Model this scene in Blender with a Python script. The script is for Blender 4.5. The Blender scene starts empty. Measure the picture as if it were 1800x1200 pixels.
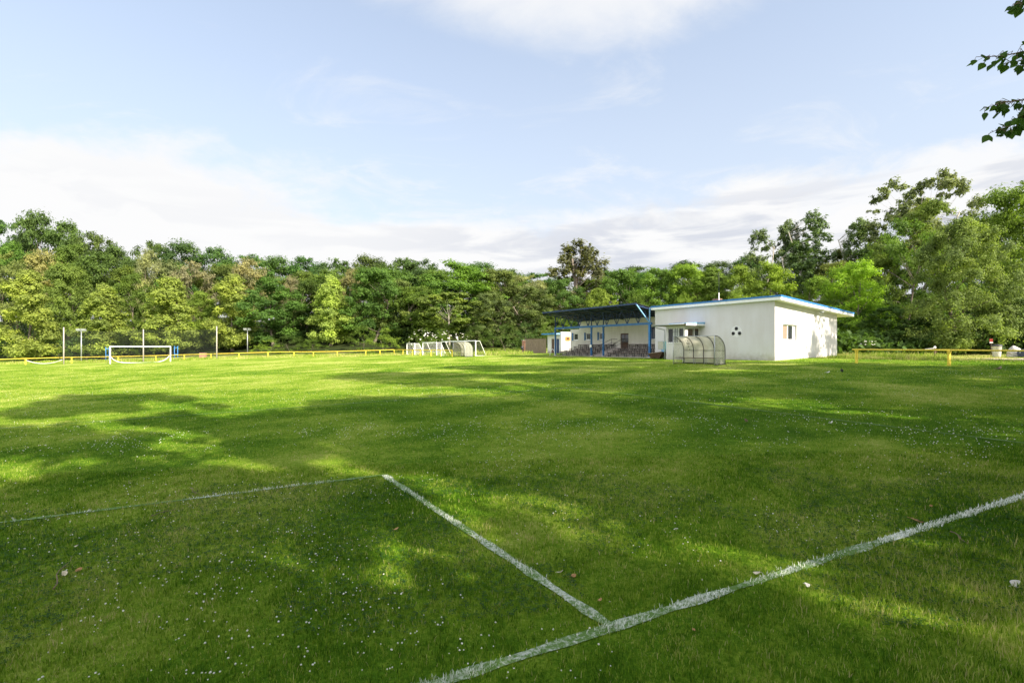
import bpy, math, random
import numpy as np
from mathutils import Vector, noise as mnoise

R = math.radians
SC = bpy.context.scene
COL = SC.collection
rng = np.random.default_rng(7)

# ------------------------------------------------------------------ world layout
CAM_Z = 2.2
F = 850.0                     # focal length in photo pixels (17 mm on a 36 mm frame)
Y0 = 610.5                    # horizon row of the photo
U = np.array((0.833, 0.553))  # along the goal lines
D = np.array((-0.553, 0.833)) # along the touch lines
G = np.array((0.78, 3.80))    # goal-area corner nearest the camera
ROT = math.atan2(U[1], U[0])
SUN_AZ = np.array((0.76, -0.65)); SUN_AZ = SUN_AZ / np.linalg.norm(SUN_AZ)
SUN_EL = 33.0

def at(px, dist):
    return (px - 900.0) / F * dist, dist

_ctrl = np.array([
    (0.78, 3.8, 0.0), (-2.2, 8.3, 0.0), (-56.5, 68, 0.0), (-51.9, 73.4, 0.02), (13.0, 33, 1.02), (-6.2, 62, 0.92),
    (20, 36.8, 1.2), (13.8, 46.3, 1.17), (5.3, 58.8, 1.2), (6.2, 61, 1.36), (22.8, 32, 1.17), (25.4, 28, 1.13),
    (-72, 71, -0.3), (-56, 79.7, 0.03), (-21.5, 83, 0.86), (26, 41, 1.35), (48, 48, 1.25), (40, 41, 1.2), (-8, 66, 0.9),
    (0, 0, -0.11), (6.0, 68.2, 1.36), (1.6, 75, 1.25)])

def _plane(x, y):
    return 0.0283 * (x - 0.78) + 0.0232 * (y - 3.8)
_res = _ctrl[:, 2] - _plane(_ctrl[:, 0], _ctrl[:, 1])

def zt(x, y):
    """ground height"""
    x = np.asarray(x, float); y = np.asarray(y, float)
    xc = np.clip(x, -85, 70); yc = np.clip(y, -25, 95)
    z = _plane(xc, yc)
    sw = np.full_like(z, 0.05); sr = np.zeros_like(z)
    for (cx, cy, _), r in zip(_ctrl, _res):
        w = np.exp(-((x - cx) ** 2 + (y - cy) ** 2) / 90.0)
        sw += w; sr += w * r
    z = z + sr / sw
    uu = (x - G[0]) * U[0] + (y - G[1]) * U[1]
    q = np.maximum(np.maximum(uu - 66, y - 86), 0)
    hill = 0.21 * (np.sqrt(q * q + 25) - 5)
    return z + 14 * np.tanh(hill / 14)

def gz(x, y):
    return float(zt(np.array([x]), np.array([y]))[0])

# value noise for patches in the turf
_tab = np.random.default_rng(3).random((256, 256))
def vnoise(x, y):
    xi = np.floor(x).astype(int); yi = np.floor(y).astype(int)
    fx = x - xi; fy = y - yi
    fx = fx * fx * (3 - 2 * fx); fy = fy * fy * (3 - 2 * fy)
    a = _tab[xi & 255, yi & 255]; b = _tab[(xi + 1) & 255, yi & 255]
    c = _tab[xi & 255, (yi + 1) & 255]; d = _tab[(xi + 1) & 255, (yi + 1) & 255]
    return (a * (1 - fx) + b * fx) * (1 - fy) + (c * (1 - fx) + d * fx) * fy

def patch(x, y):
    """0..1: clover-dark to yellow turf"""
    n = 0.45 * vnoise(x * 0.55 + 9, y * 0.55) + 0.3 * vnoise(x * 1.7, y * 1.7 + 31) + 0.25 * vnoise(x * 0.13 + 5, y * 0.13)
    return np.clip((n - 0.5) * 1.7 + 0.45, 0, 1)

def uv_of(x, y):
    return (x - G[0]) * U[0] + (y - G[1]) * U[1], (x - G[0]) * D[0] + (y - G[1]) * D[1]

# ------------------------------------------------------------------ helpers
def tag(o, label=None, cat=None, group=None, kind=None):
    if label: o['label'] = label
    if cat: o['category'] = cat
    if group: o['group'] = group
    if kind: o['kind'] = kind
    return o

def empty(name, loc, rz=0.0, label=None, cat=None, group=None):
    o = bpy.data.objects.new(name, None); COL.objects.link(o)
    o.empty_display_size = 0.3
    o.location = loc; o.rotation_euler = (0, 0, rz)
    return tag(o, label, cat, group)

def link(name, me, parent=None):
    o = bpy.data.objects.new(name, me); COL.objects.link(o)
    if parent is not None: o.parent = parent
    return o

class MB:
    """collects shapes, links them as one mesh object"""
    def __init__(s): s.v = []; s.f = []; s.m = []; s.sm = []
    def add(s, vs, fs, m=0, smooth=False):
        k = len(s.v); s.v += [tuple(map(float, p)) for p in vs]
        for f in fs:
            s.f.append(tuple(i + k for i in f)); s.m.append(m); s.sm.append(smooth)
    def box(s, a, b, m=0):
        x0, y0, z0 = [min(p, q) for p, q in zip(a, b)]; x1, y1, z1 = [max(p, q) for p, q in zip(a, b)]
        vs = [(x0,y0,z0),(x1,y0,z0),(x1,y1,z0),(x0,y1,z0),(x0,y0,z1),(x1,y0,z1),(x1,y1,z1),(x0,y1,z1)]
        s.add(vs, [(0,3,2,1),(4,5,6,7),(0,1,5,4),(1,2,6,5),(2,3,7,6),(3,0,4,7)], m)
    def hexa(s, lo, hi, m=0):
        """prism between two quads"""
        s.add(list(lo) + list(hi), [(0,3,2,1),(4,5,6,7),(0,1,5,4),(1,2,6,5),(2,3,7,6),(3,0,4,7)], m)
    def tube(s, pts, rad, n=8, m=0, cap=True):
        pts = [Vector(p) for p in pts]
        rads = rad if hasattr(rad, '__len__') else [rad] * len(pts)
        k = len(s.v); prev = None
        for i, p in enumerate(pts):
            t = (pts[min(i+1, len(pts)-1)] - pts[max(i-1, 0)]).normalized()
            if prev is None:
                a = Vector((0,0,1)) if abs(t.z) < 0.9 else Vector((1,0,0))
                prev = t.cross(a).normalized()
            b = (prev - t * prev.dot(t)).normalized(); prev = b
            c = t.cross(b)
            for j in range(n):
                an = 2 * math.pi * (j + .5) / n
                q = p + (b * math.cos(an) + c * math.sin(an)) * rads[i]
                s.v.append((q.x, q.y, q.z))
        for i in range(len(pts) - 1):
            for j in range(n):
                j2 = (j + 1) % n
                s.f.append((k+i*n+j, k+i*n+j2, k+(i+1)*n+j2, k+(i+1)*n+j)); s.m.append(m); s.sm.append(n > 5)
        if cap:
            s.f.append(tuple(k + j for j in reversed(range(n)))); s.m.append(m); s.sm.append(False)
            e = k + (len(pts)-1)*n
            s.f.append(tuple(e + j for j in range(n))); s.m.append(m); s.sm.append(False)
    def bar(s, a, b, w, h=None, m=0):
        """rectangular bar from a to b"""
        h = h or w
        a = Vector(a); b = Vector(b); t = (b - a).normalized()
        up = Vector((0,0,1)) if abs(t.z) < 0.95 else Vector((1,0,0))
        x = t.cross(up).normalized(); y = x.cross(t).normalized()
        q = lambda p: [p - x*w/2 - y*h/2, p + x*w/2 - y*h/2, p + x*w/2 + y*h/2, p - x*w/2 + y*h/2]
        s.hexa(q(a), q(b), m)
    def lathe(s, prof, n=16, c=(0,0,0), m=0):
        k = len(s.v)
        for r, z in prof:
            for j in range(n):
                an = 2*math.pi*j/n; s.v.append((c[0]+r*math.cos(an), c[1]+r*math.sin(an), c[2]+z))
        for i in range(len(prof)-1):
            for j in range(n):
                j2 = (j+1) % n
                s.f.append((k+i*n+j, k+i*n+j2, k+(i+1)*n+j2, k+(i+1)*n+j)); s.m.append(m); s.sm.append(True)
    def build(s, name, mats, parent=None):
        me = bpy.data.meshes.new(name)
        me.from_pydata(s.v, [], s.f)
        if not isinstance(mats, (list, tuple)): mats = [mats]
        for m in mats: me.materials.append(m)
        me.polygons.foreach_set('material_index', s.m)
        me.polygons.foreach_set('use_smooth', s.sm)
        me.update()
        return link(name, me, parent)

def tri_mesh(name, verts, loops, per, mats, mat_idx=None, tint=None, smooth=False):
    """big mesh from numpy; per = corners per face"""
    me = bpy.data.meshes.new(name)
    nv = len(verts); nl = len(loops); nf = nl // per
    me.vertices.add(nv); me.vertices.foreach_set('co', np.ascontiguousarray(verts, np.float32).ravel())
    me.loops.add(nl); me.loops.foreach_set('vertex_index', np.ascontiguousarray(loops, np.int32))
    me.polygons.add(nf)
    me.polygons.foreach_set('loop_start', np.arange(0, nl, per, dtype=np.int32))
    me.polygons.foreach_set('loop_total', np.full(nf, per, np.int32))
    for m in (mats if isinstance(mats, (list, tuple)) else [mats]): me.materials.append(m)
    if mat_idx is not None: me.polygons.foreach_set('material_index', mat_idx.astype(np.int32))
    me.update(calc_edges=True)
    if tint is not None:
        a = me.attributes.new('tint', 'FLOAT', 'POINT'); a.data.foreach_set('value', np.ascontiguousarray(tint, np.float32))
    me.polygons.foreach_set('use_smooth', np.full(nf, smooth))
    return me

# ------------------------------------------------------------------ materials
class NT:
    def __init__(s, name):
        s.mat = bpy.data.materials.new(name); s.mat.use_nodes = True
        s.t = s.mat.node_tree; s.t.nodes.clear()
        s.out = s.n('ShaderNodeOutputMaterial')
    def n(s, typ, **kw):
        nd = s.t.nodes.new(typ)
        for k, v in kw.items():
            if hasattr(nd, k): setattr(nd, k, v)
        return nd
    def l(s, a, b): s.t.links.new(a, b)
    def setin(s, nd, **kw):
        for k, v in kw.items(): nd.inputs[k.replace('_', ' ')].default_value = v
        return nd

def pbr(name, col, rough=0.6, var=0.12, scale=3.0, metal=0.0, bump=0.0, bscale=60.0, dirt=None, spec=0.4, coord='Object', stretch=(1,1,1)):
    m = NT(name)
    tc = m.n('ShaderNodeTexCoord')
    mp = m.n('ShaderNodeMapping'); mp.inputs['Scale'].default_value = stretch
    m.l(tc.outputs[coord], mp.inputs['Vector'])
    nz = m.n('ShaderNodeTexNoise'); nz.inputs['Scale'].default_value = scale; nz.inputs['Detail'].default_value = 8; nz.inputs['Roughness'].default_value = 0.65
    m.l(mp.outputs[0], nz.inputs['Vector'])
    rp = m.n('ShaderNodeValToRGB')
    c = np.array(col)
    lo = np.array(dirt) if dirt is not None else c * (1 - 2.2*var)
    rp.color_ramp.elements[0].position = 0.3; rp.color_ramp.elements[0].color = (*np.clip(lo,0,1), 1)
    rp.color_ramp.elements[1].position = 0.6 if dirt is None else 0.48; rp.color_ramp.elements[1].color = (*np.clip(c*(1+var*.5),0,1), 1)
    m.l(nz.outputs['Fac'], rp.inputs[0])
    b = m.n('ShaderNodeBsdfPrincipled')
    m.l(rp.outputs[0], b.inputs['Base Color'])
    b.inputs['Roughness'].default_value = rough; b.inputs['Metallic'].default_value = metal
    b.inputs['Specular IOR Level'].default_value = spec
    if bump:
        n2 = m.n('ShaderNodeTexNoise'); n2.inputs['Scale'].default_value = bscale; n2.inputs['Detail'].default_value = 4
        m.l(mp.outputs[0], n2.inputs['Vector'])
        bp = m.n('ShaderNodeBump'); bp.inputs['Strength'].default_value = bump; bp.inputs['Distance'].default_value = 0.02
        m.l(n2.outputs['Fac'], bp.inputs['Height']); m.l(bp.outputs[0], b.inputs['Normal'])
    m.l(b.outputs[0], m.out.inputs[0])
    return m.mat

def leaf_material(name, trans=0.42, per_object=True, col=(0.06, 0.11, 0.02), spread=0.45, yellow=(1.12, 1.08, 0.80)):
    m = NT(name)
    at_ = m.n('ShaderNodeAttribute', attribute_name='tint')
    if per_object:
        oi = m.n('ShaderNodeObjectInfo'); src = oi.outputs['Color']
    else:
        rgb = m.n('ShaderNodeRGB'); rgb.outputs[0].default_value = (*col, 1); src = rgb.outputs[0]
    rp = m.n('ShaderNodeValToRGB')
    e = rp.color_ramp.elements
    e[0].position = 0; e[0].color = (1-spread, 1-spread*.9, 1-spread*.7, 1)
    e[1].position = 1; e[1].color = (*[y*(1+spread*.6) for y in yellow], 1)
    md = e.new(0.5); md.color = (1, 1, 1, 1)
    m.l(at_.outputs['Fac'], rp.inputs[0])
    mx = m.n('ShaderNodeMix', data_type='RGBA', blend_type='MULTIPLY'); mx.inputs[0].default_value = 1
    m.l(src, mx.inputs[6]); m.l(rp.outputs[0], mx.inputs[7])
    b = m.n('ShaderNodeBsdfPrincipled'); b.inputs['Roughness'].default_value = 0.6; b.inputs['Specular IOR Level'].default_value = 0.12
    m.l(mx.outputs[2], b.inputs['Base Color'])
    tr = m.n('ShaderNodeBsdfTranslucent')
    m2 = m.n('ShaderNodeMix', data_type='RGBA', blend_type='MULTIPLY'); m2.inputs[0].default_value = 1
    m2.inputs[7].default_value = (1.25, 1.35, 0.6, 1)
    m.l(mx.outputs[2], m2.inputs[6]); m.l(m2.outputs[2], tr.inputs['Color'])
    ms = m.n('ShaderNodeMixShader'); ms.inputs[0].default_value = trans
    m.l(b.outputs[0], ms.inputs[1]); m.l(tr.outputs[0], ms.inputs[2])
    m.l(ms.outputs[0], m.out.inputs[0])
    return m.mat

def grass_material():
    """turf blades: tint runs clover-dark .. fresh green .. yellow straw"""
    m = NT('grass_blade')
    a = m.n('ShaderNodeAttribute', attribute_name='tint')
    rp = m.n('ShaderNodeValToRGB'); e = rp.color_ramp.elements
    e[0].position = 0.0; e[0].color = (0.030, 0.085, 0.006, 1)
    e[1].position = 1.0; e[1].color = (0.50, 0.43, 0.20, 1)
    for p, c in ((0.30, (0.085, 0.190, 0.008)), (0.55, (0.205, 0.315, 0.022)), (0.78, (0.370, 0.410, 0.090))):
        x = e.new(p); x.color = (*c, 1)
    m.l(a.outputs['Fac'], rp.inputs[0])
    b = m.n('ShaderNodeBsdfPrincipled'); b.inputs['Roughness'].default_value = 0.6; b.inputs['Specular IOR Level'].default_value = 0.08
    m.l(rp.outputs[0], b.inputs['Base Color'])
    tr = m.n('ShaderNodeBsdfTranslucent'); m.l(rp.outputs[0], tr.inputs['Color'])
    ms = m.n('ShaderNodeMixShader'); ms.inputs[0].default_value = 0.3
    m.l(b.outputs[0], ms.inputs[1]); m.l(tr.outputs[0], ms.inputs[2]); m.l(ms.outputs[0], m.out.inputs[0])
    return m.mat

def ground_material():
    m = NT('ground_turf')
    a = m.n('ShaderNodeAttribute', attribute_name='tint')
    wd = m.n('ShaderNodeAttribute', attribute_name='woods')
    tc = m.n('ShaderNodeTexCoord')
    def noise(sc, det=6, ro=.7):
        n = m.n('ShaderNodeTexNoise'); n.inputs['Scale'].default_value = sc; n.inputs['Detail'].default_value = det; n.inputs['Roughness'].default_value = ro
        m.l(tc.outputs['Object'], n.inputs['Vector']); return n
    def math_(op, x, y, clamp=False):
        n = m.n('ShaderNodeMath', operation=op); n.use_clamp = clamp
        for i, v in enumerate((x, y)):
            if isinstance(v, (int, float)): n.inputs[i].default_value = v
            else: m.l(v, n.inputs[i])
        return n.outputs[0]
    n1 = noise(2.3); n2 = noise(14.0, 5); n3 = noise(0.5, 5); n4 = noise(45, 3)
    s = math_('ADD', a.outputs['Fac'], math_('MULTIPLY', math_('SUBTRACT', n1.outputs['Fac'], .5), .55))
    s = math_('ADD', s, math_('MULTIPLY', math_('SUBTRACT', n2.outputs['Fac'], .5), .75))
    s = math_('ADD', s, math_('MULTIPLY', math_('SUBTRACT', n3.outputs['Fac'], .5), .30))
    s = math_('ADD', s, math_('MULTIPLY', math_('SUBTRACT', n4.outputs['Fac'], .5), .5), True)
    rp = m.n('ShaderNodeValToRGB'); e = rp.color_ramp.elements
    e[0].position = 0.05; e[0].color = (0.026, 0.072, 0.005, 1)
    e[1].position = 1.0; e[1].color = (0.45, 0.41, 0.18, 1)
    for p, c in ((0.35, (0.072, 0.160, 0.008)), (0.58, (0.185, 0.275, 0.024)), (0.8, (0.340, 0.380, 0.088))):
        x = e.new(p); x.color = (*c, 1)
    m.l(s, rp.inputs[0])
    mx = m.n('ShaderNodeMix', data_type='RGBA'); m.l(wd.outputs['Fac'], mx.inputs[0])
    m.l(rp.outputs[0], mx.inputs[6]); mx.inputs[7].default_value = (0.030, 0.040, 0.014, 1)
    b = m.n('ShaderNodeBsdfPrincipled'); b.inputs['Roughness'].default_value = 0.9; b.inputs['Specular IOR Level'].default_value = 0.03
    m.l(mx.outputs[2], b.inputs['Base Color'])
    bp = m.n('ShaderNodeBump'); bp.inputs['Strength'].default_value = 0.9; bp.inputs['Distance'].default_value = 0.06
    h = math_('ADD', math_('MULTIPLY', n2.outputs['Fac'], .7), math_('MULTIPLY', n4.outputs['Fac'], .4))
    m.l(h, bp.inputs['Height']); m.l(bp.outputs[0], b.inputs['Normal'])
    m.l(b.outputs[0], m.out.inputs[0])
    return m.mat

def chalk_material():
    """worn white line paint on turf"""
    m = NT('line_paint')
    tc = m.n('ShaderNodeTexCoord')
    n = m.n('ShaderNodeTexNoise'); n.inputs['Scale'].default_value = 26; n.inputs['Detail'].default_value = 6; n.inputs['Roughness'].default_value = .8
    n2 = m.n('ShaderNodeTexNoise'); n2.inputs['Scale'].default_value = 1.3; n2.inputs['Detail'].default_value = 4
    m.l(tc.outputs['Object'], n.inputs['Vector']); m.l(tc.outputs['Object'], n2.inputs['Vector'])
    wear = m.n('ShaderNodeAttribute', attribute_name='tint')
    s1 = m.n('ShaderNodeMath', operation='MULTIPLY_ADD'); m.l(n2.outputs['Fac'], s1.inputs[0]); s1.inputs[1].default_value = 0.7; m.l(n.outputs['Fac'], s1.inputs[2])
    s2 = m.n('ShaderNodeMath', operation='SUBTRACT'); m.l(s1.outputs[0], s2.inputs[0]); m.l(wear.outputs['Fac'], s2.inputs[1])
    mr = m.n('ShaderNodeMapRange'); mr.inputs['From Min'].default_value = 0.68; mr.inputs['From Max'].default_value = 0.92
    m.l(s2.outputs[0], mr.inputs['Value'])
    mx = m.n('ShaderNodeMix', data_type='RGBA'); m.l(mr.outputs[0], mx.inputs[0])
    mx.inputs[6].default_value = (0.085, 0.17, 0.022, 1); mx.inputs[7].default_value = (0.60, 0.62, 0.55, 1)
    b = m.n('ShaderNodeBsdfPrincipled'); b.inputs['Roughness'].default_value = 0.9
    m.l(mx.outputs[2], b.inputs['Base Color']); m.l(b.outputs[0], m.out.inputs[0])
    return m.mat

def panel_material():
    """yellowed translucent plastic sheet"""
    m = NT('dugout_sheet')
    tc = m.n('ShaderNodeTexCoord')
    n = m.n('ShaderNodeTexNoise'); n.inputs['Scale'].default_value = 2.5; n.inputs['Detail'].default_value = 6
    m.l(tc.outputs['Object'], n.inputs['Vector'])
    rp = m.n('ShaderNodeValToRGB'); e = rp.color_ramp.elements
    e[0].position = .3; e[0].color = (0.76, 0.73, 0.62, 1); e[1].position = .65; e[1].color = (0.90, 0.88, 0.80, 1)
    m.l(n.outputs['Fac'], rp.inputs[0])
    d = m.n('ShaderNodeBsdfDiffuse'); t = m.n('ShaderNodeBsdfTranslucent'); tp = m.n('ShaderNodeBsdfTransparent'); g = m.n('ShaderNodeBsdfGlossy')
    g.inputs['Roughness'].default_value = 0.25
    m.l(rp.outputs[0], d.inputs[0]); m.l(rp.outputs[0], t.inputs[0])
    tp.inputs[0].default_value = (0.95, 0.93, 0.85, 1)
    a = m.n('ShaderNodeMixShader'); a.inputs[0].default_value = .55; m.l(d.outputs[0], a.inputs[1]); m.l(t.outputs[0], a.inputs[2])
    c = m.n('ShaderNodeMixShader'); c.inputs[0].default_value = .42; m.l(a.outputs[0], c.inputs[1]); m.l(tp.outputs[0], c.inputs[2])
    f = m.n('ShaderNodeMixShader'); f.inputs[0].default_value = .05; m.l(c.outputs[0], f.inputs[1]); m.l(g.outputs[0], f.inputs[2])
    m.l(f.outputs[0], m.out.inputs[0])
    return m.mat

def clear_panel_material():
    m = NT('dugout_clear_sheet')
    d = m.n('ShaderNodeBsdfDiffuse'); d.inputs[0].default_value = (.5, .5, .45, 1)
    tp = m.n('ShaderNodeBsdfTransparent'); tp.inputs[0].default_value = (.94, .95, .92, 1)
    a = m.n('ShaderNodeMixShader'); a.inputs[0].default_value = .78; m.l(d.outputs[0], a.inputs[1]); m.l(tp.outputs[0], a.inputs[2])
    m.l(a.outputs[0], m.out.inputs[0])
    return m.mat

def wall_material(name, col, streak=0.10):
    m = NT(name)
    tc = m.n('ShaderNodeTexCoord')
    mp = m.n('ShaderNodeMapping'); mp.inputs['Scale'].default_value = (1.4, 1.4, 0.22); m.l(tc.outputs['Object'], mp.inputs['Vector'])
    n = m.n('ShaderNodeTexNoise'); n.inputs['Scale'].default_value = 1.6; n.inputs['Detail'].default_value = 8; n.inputs['Roughness'].default_value = .7
    m.l(mp.outputs[0], n.inputs['Vector'])
    n2 = m.n('ShaderNodeTexNoise'); n2.inputs['Scale'].default_value = 0.6; n2.inputs['Detail'].default_value = 5; m.l(tc.outputs['Object'], n2.inputs['Vector'])
    ad = m.n('ShaderNodeMath', operation='ADD'); m.l(n.outputs['Fac'], ad.inputs[0]); m.l(n2.outputs['Fac'], ad.inputs[1])
    rp = m.n('ShaderNodeValToRGB'); e = rp.color_ramp.elements
    c = np.array(col)
    e[0].position = .35; e[0].color = (*(c*(1-streak*2)*np.array((1,.98,.94))), 1); e[1].position = .6; e[1].color = (*c, 1)
    sc = m.n('ShaderNodeMath', operation='MULTIPLY'); sc.inputs[1].default_value = .5; m.l(ad.outputs[0], sc.inputs[0]); m.l(sc.outputs[0], rp.inputs[0])
    sz = m.n('ShaderNodeSeparateXYZ'); m.l(tc.outputs['Object'], sz.inputs[0])
    nd = m.n('ShaderNodeTexNoise'); nd.inputs['Scale'].default_value = 3.5; nd.inputs['Detail'].default_value = 6; m.l(tc.outputs['Object'], nd.inputs['Vector'])
    dz = m.n('ShaderNodeMath', operation='MULTIPLY_ADD'); m.l(nd.outputs['Fac'], dz.inputs[0]); dz.inputs[1].default_value = -1.1; m.l(sz.outputs['Z'], dz.inputs[2])
    dr = m.n('ShaderNodeMapRange'); dr.inputs['From Min'].default_value = -.62; dr.inputs['From Max'].default_value = .12; dr.inputs['To Min'].default_value = .75; dr.inputs['To Max'].default_value = 0; m.l(dz.outputs[0], dr.inputs['Value'])
    dm = m.n('ShaderNodeMix', data_type='RGBA'); m.l(dr.outputs[0], dm.inputs[0]); m.l(rp.outputs[0], dm.inputs[6]); dm.inputs[7].default_value = (.36, .33, .26, 1)
    b = m.n('ShaderNodeBsdfPrincipled'); b.inputs['Roughness'].default_value = .9; b.inputs['Specular IOR Level'].default_value = .15
    m.l(dm.outputs[2], b.inputs['Base Color'])
    n3 = m.n('ShaderNodeTexNoise'); n3.inputs['Scale'].default_value = 90; n3.inputs['Detail'].default_value = 3; m.l(tc.outputs['Object'], n3.inputs['Vector'])
    bp = m.n('ShaderNodeBump'); bp.inputs['Strength'].default_value = .05; bp.inputs['Distance'].default_value = .004
    m.l(n3.outputs['Fac'], bp.inputs['Height']); m.l(bp.outputs[0], b.inputs['Normal'])
    m.l(b.outputs[0], m.out.inputs[0])
    return m.mat

def glass_material():
    m = NT('window_glass')
    b = m.n('ShaderNodeBsdfPrincipled'); b.inputs['Base Color'].default_value = (.03, .035, .04, 1)
    b.inputs['Roughness'].default_value = .06; b.inputs['Specular IOR Level'].default_value = .8
    m.l(b.outputs[0], m.out.inputs[0]); return m.mat

M = dict(
    ground=ground_material(), blade=grass_material(), chalk=chalk_material(),
    leaf=leaf_material('tree_leaf'),
    bigleaf=leaf_material('poplar_leaf', 0.5, False, (0.075, 0.145, 0.028), 0.5),
    clover=leaf_material('clover_leaf', 0.2, False, (0.034, 0.088, 0.016), 0.45),
    bark=pbr('bark', (0.16, 0.13, 0.10), .9, .25, 6, bump=.6, bscale=25, stretch=(1,1,.25)),
    palebark=pbr('pale_bark', (0.36, 0.33, 0.27), .9, .2, 5, bump=.4, bscale=25, stretch=(1,1,.3)),
    petal=pbr('clover_petal', (0.72, 0.70, 0.62), .8, .08, 40),
    whitewall=wall_material('white_render', (0.62, 0.607, 0.622), .05),
    creamwall=wall_material('cream_render', (0.66, 0.63, 0.57), .10),
    brownwall=pbr('brown_plinth', (0.12, 0.075, 0.06), .8, .2, 4),
    plinth=pbr('concrete_plinth', (0.34, 0.30, 0.27), .9, .2, 4, bump=.3),
    bluepaint=pbr('blue_paint', (0.035, 0.19, 0.47), .45, .14, 4),
    bluesteel=pbr('blue_steel', (0.022, 0.115, 0.30), .4, .18, 5, spec=.5),
    lightblue=pbr('pale_blue_sheet', (0.22, 0.44, 0.70), .4, .15, 3),
    white=pbr('white_paint', (0.80, 0.80, 0.79), .5, .05, 5),
    whitemetal=pbr('white_goal_paint', (0.80, 0.80, 0.80), .45, .08, 8),
    yellow=pbr('yellow_paint', (0.70, 0.54, 0.055), .5, .14, 5, dirt=(0.42, 0.31, 0.06)),
    darkmetal=pbr('dark_metal', (0.035, 0.036, 0.04), .5, .2, 6),
    darksheet=pbr('dark_roof_sheet', (0.030, 0.034, 0.045), .6, .3, 3),
    darkblue=pbr('dark_blue_edge', (0.02, 0.045, 0.12), .5, .2, 4),
    greymetal=pbr('galvanised', (0.42, 0.44, 0.46), .4, .12, 6, metal=.4),
    concrete=pbr('concrete', (0.40, 0.37, 0.33), .9, .15, 4, bump=.3),
    postconc=pbr('concrete_post', (0.40, 0.36, 0.32), .9, .12, 5),
    wood=pbr('weathered_wood', (0.25, 0.19, 0.13), .8, .28, 5, stretch=(6,6,.4)),
    brownwood=pbr('brown_wood', (0.10, 0.055, 0.035), .7, .2, 5),
    seatwood=pbr('seat_wood', (0.13, 0.085, 0.065), .7, .25, 6),
    brick=pbr('brick', (0.38, 0.20, 0.14), .9, .25, 14),
    orange=pbr('orange_paint', (0.72, 0.24, 0.04), .5, .08, 5),
    teal=pbr('turquoise_paint', (0.20, 0.46, 0.52), .5, .12, 8),
    paper=pbr('board_paper', (0.50, 0.49, 0.40), .7, .15, 14),
    glass=glass_material(), roundel=pbr('roundel_paint', (0.70, 0.69, 0.70), .8, .05, 5), black=pbr('black_vent', (0.012, 0.012, 0.013), .7, .2, 8),
    curtain=pbr('curtain', (0.30, 0.21, 0.16), .9, .15, 8, stretch=(8,8,.3)),
    greycurtain=pbr('grey_curtain', (0.48, 0.50, 0.52), .9, .15, 8, stretch=(8,8,.3)),
    sheet=panel_material(), clearsheet=clear_panel_material(),
    net=pbr('net_cord', (0.05, 0.06, 0.05), .9, .2, 5), whitenet=pbr('white_net_cord', (0.7, 0.7, 0.68), .9, .1, 5),
    dirt=pbr('path_dirt', (0.36, 0.30, 0.24), .95, .18, 2.5, bump=.5, bscale=30),
    red=pbr('red_paint', (0.34, 0.035, 0.022), .5, .1, 5),
    deadleaf=pbr('dead_leaf', (0.42, 0.24, 0.10), .8, .25, 60), paleleaf=pbr('pale_leaf', (0.62, 0.55, 0.40), .8, .2, 60),
    twig=pbr('dry_twig', (0.22, 0.15, 0.10), .9, .25, 30), litterpaper=pbr('scrap_paper', (0.70, 0.68, 0.62), .7, .1, 40),
    stone=pbr('pale_stone', (0.55, 0.52, 0.47), .9, .2, 6, bump=.5),
    barrelblue=pbr('dark_blue_plastic', (0.035, 0.045, 0.09), .4, .15, 5),
)

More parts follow.
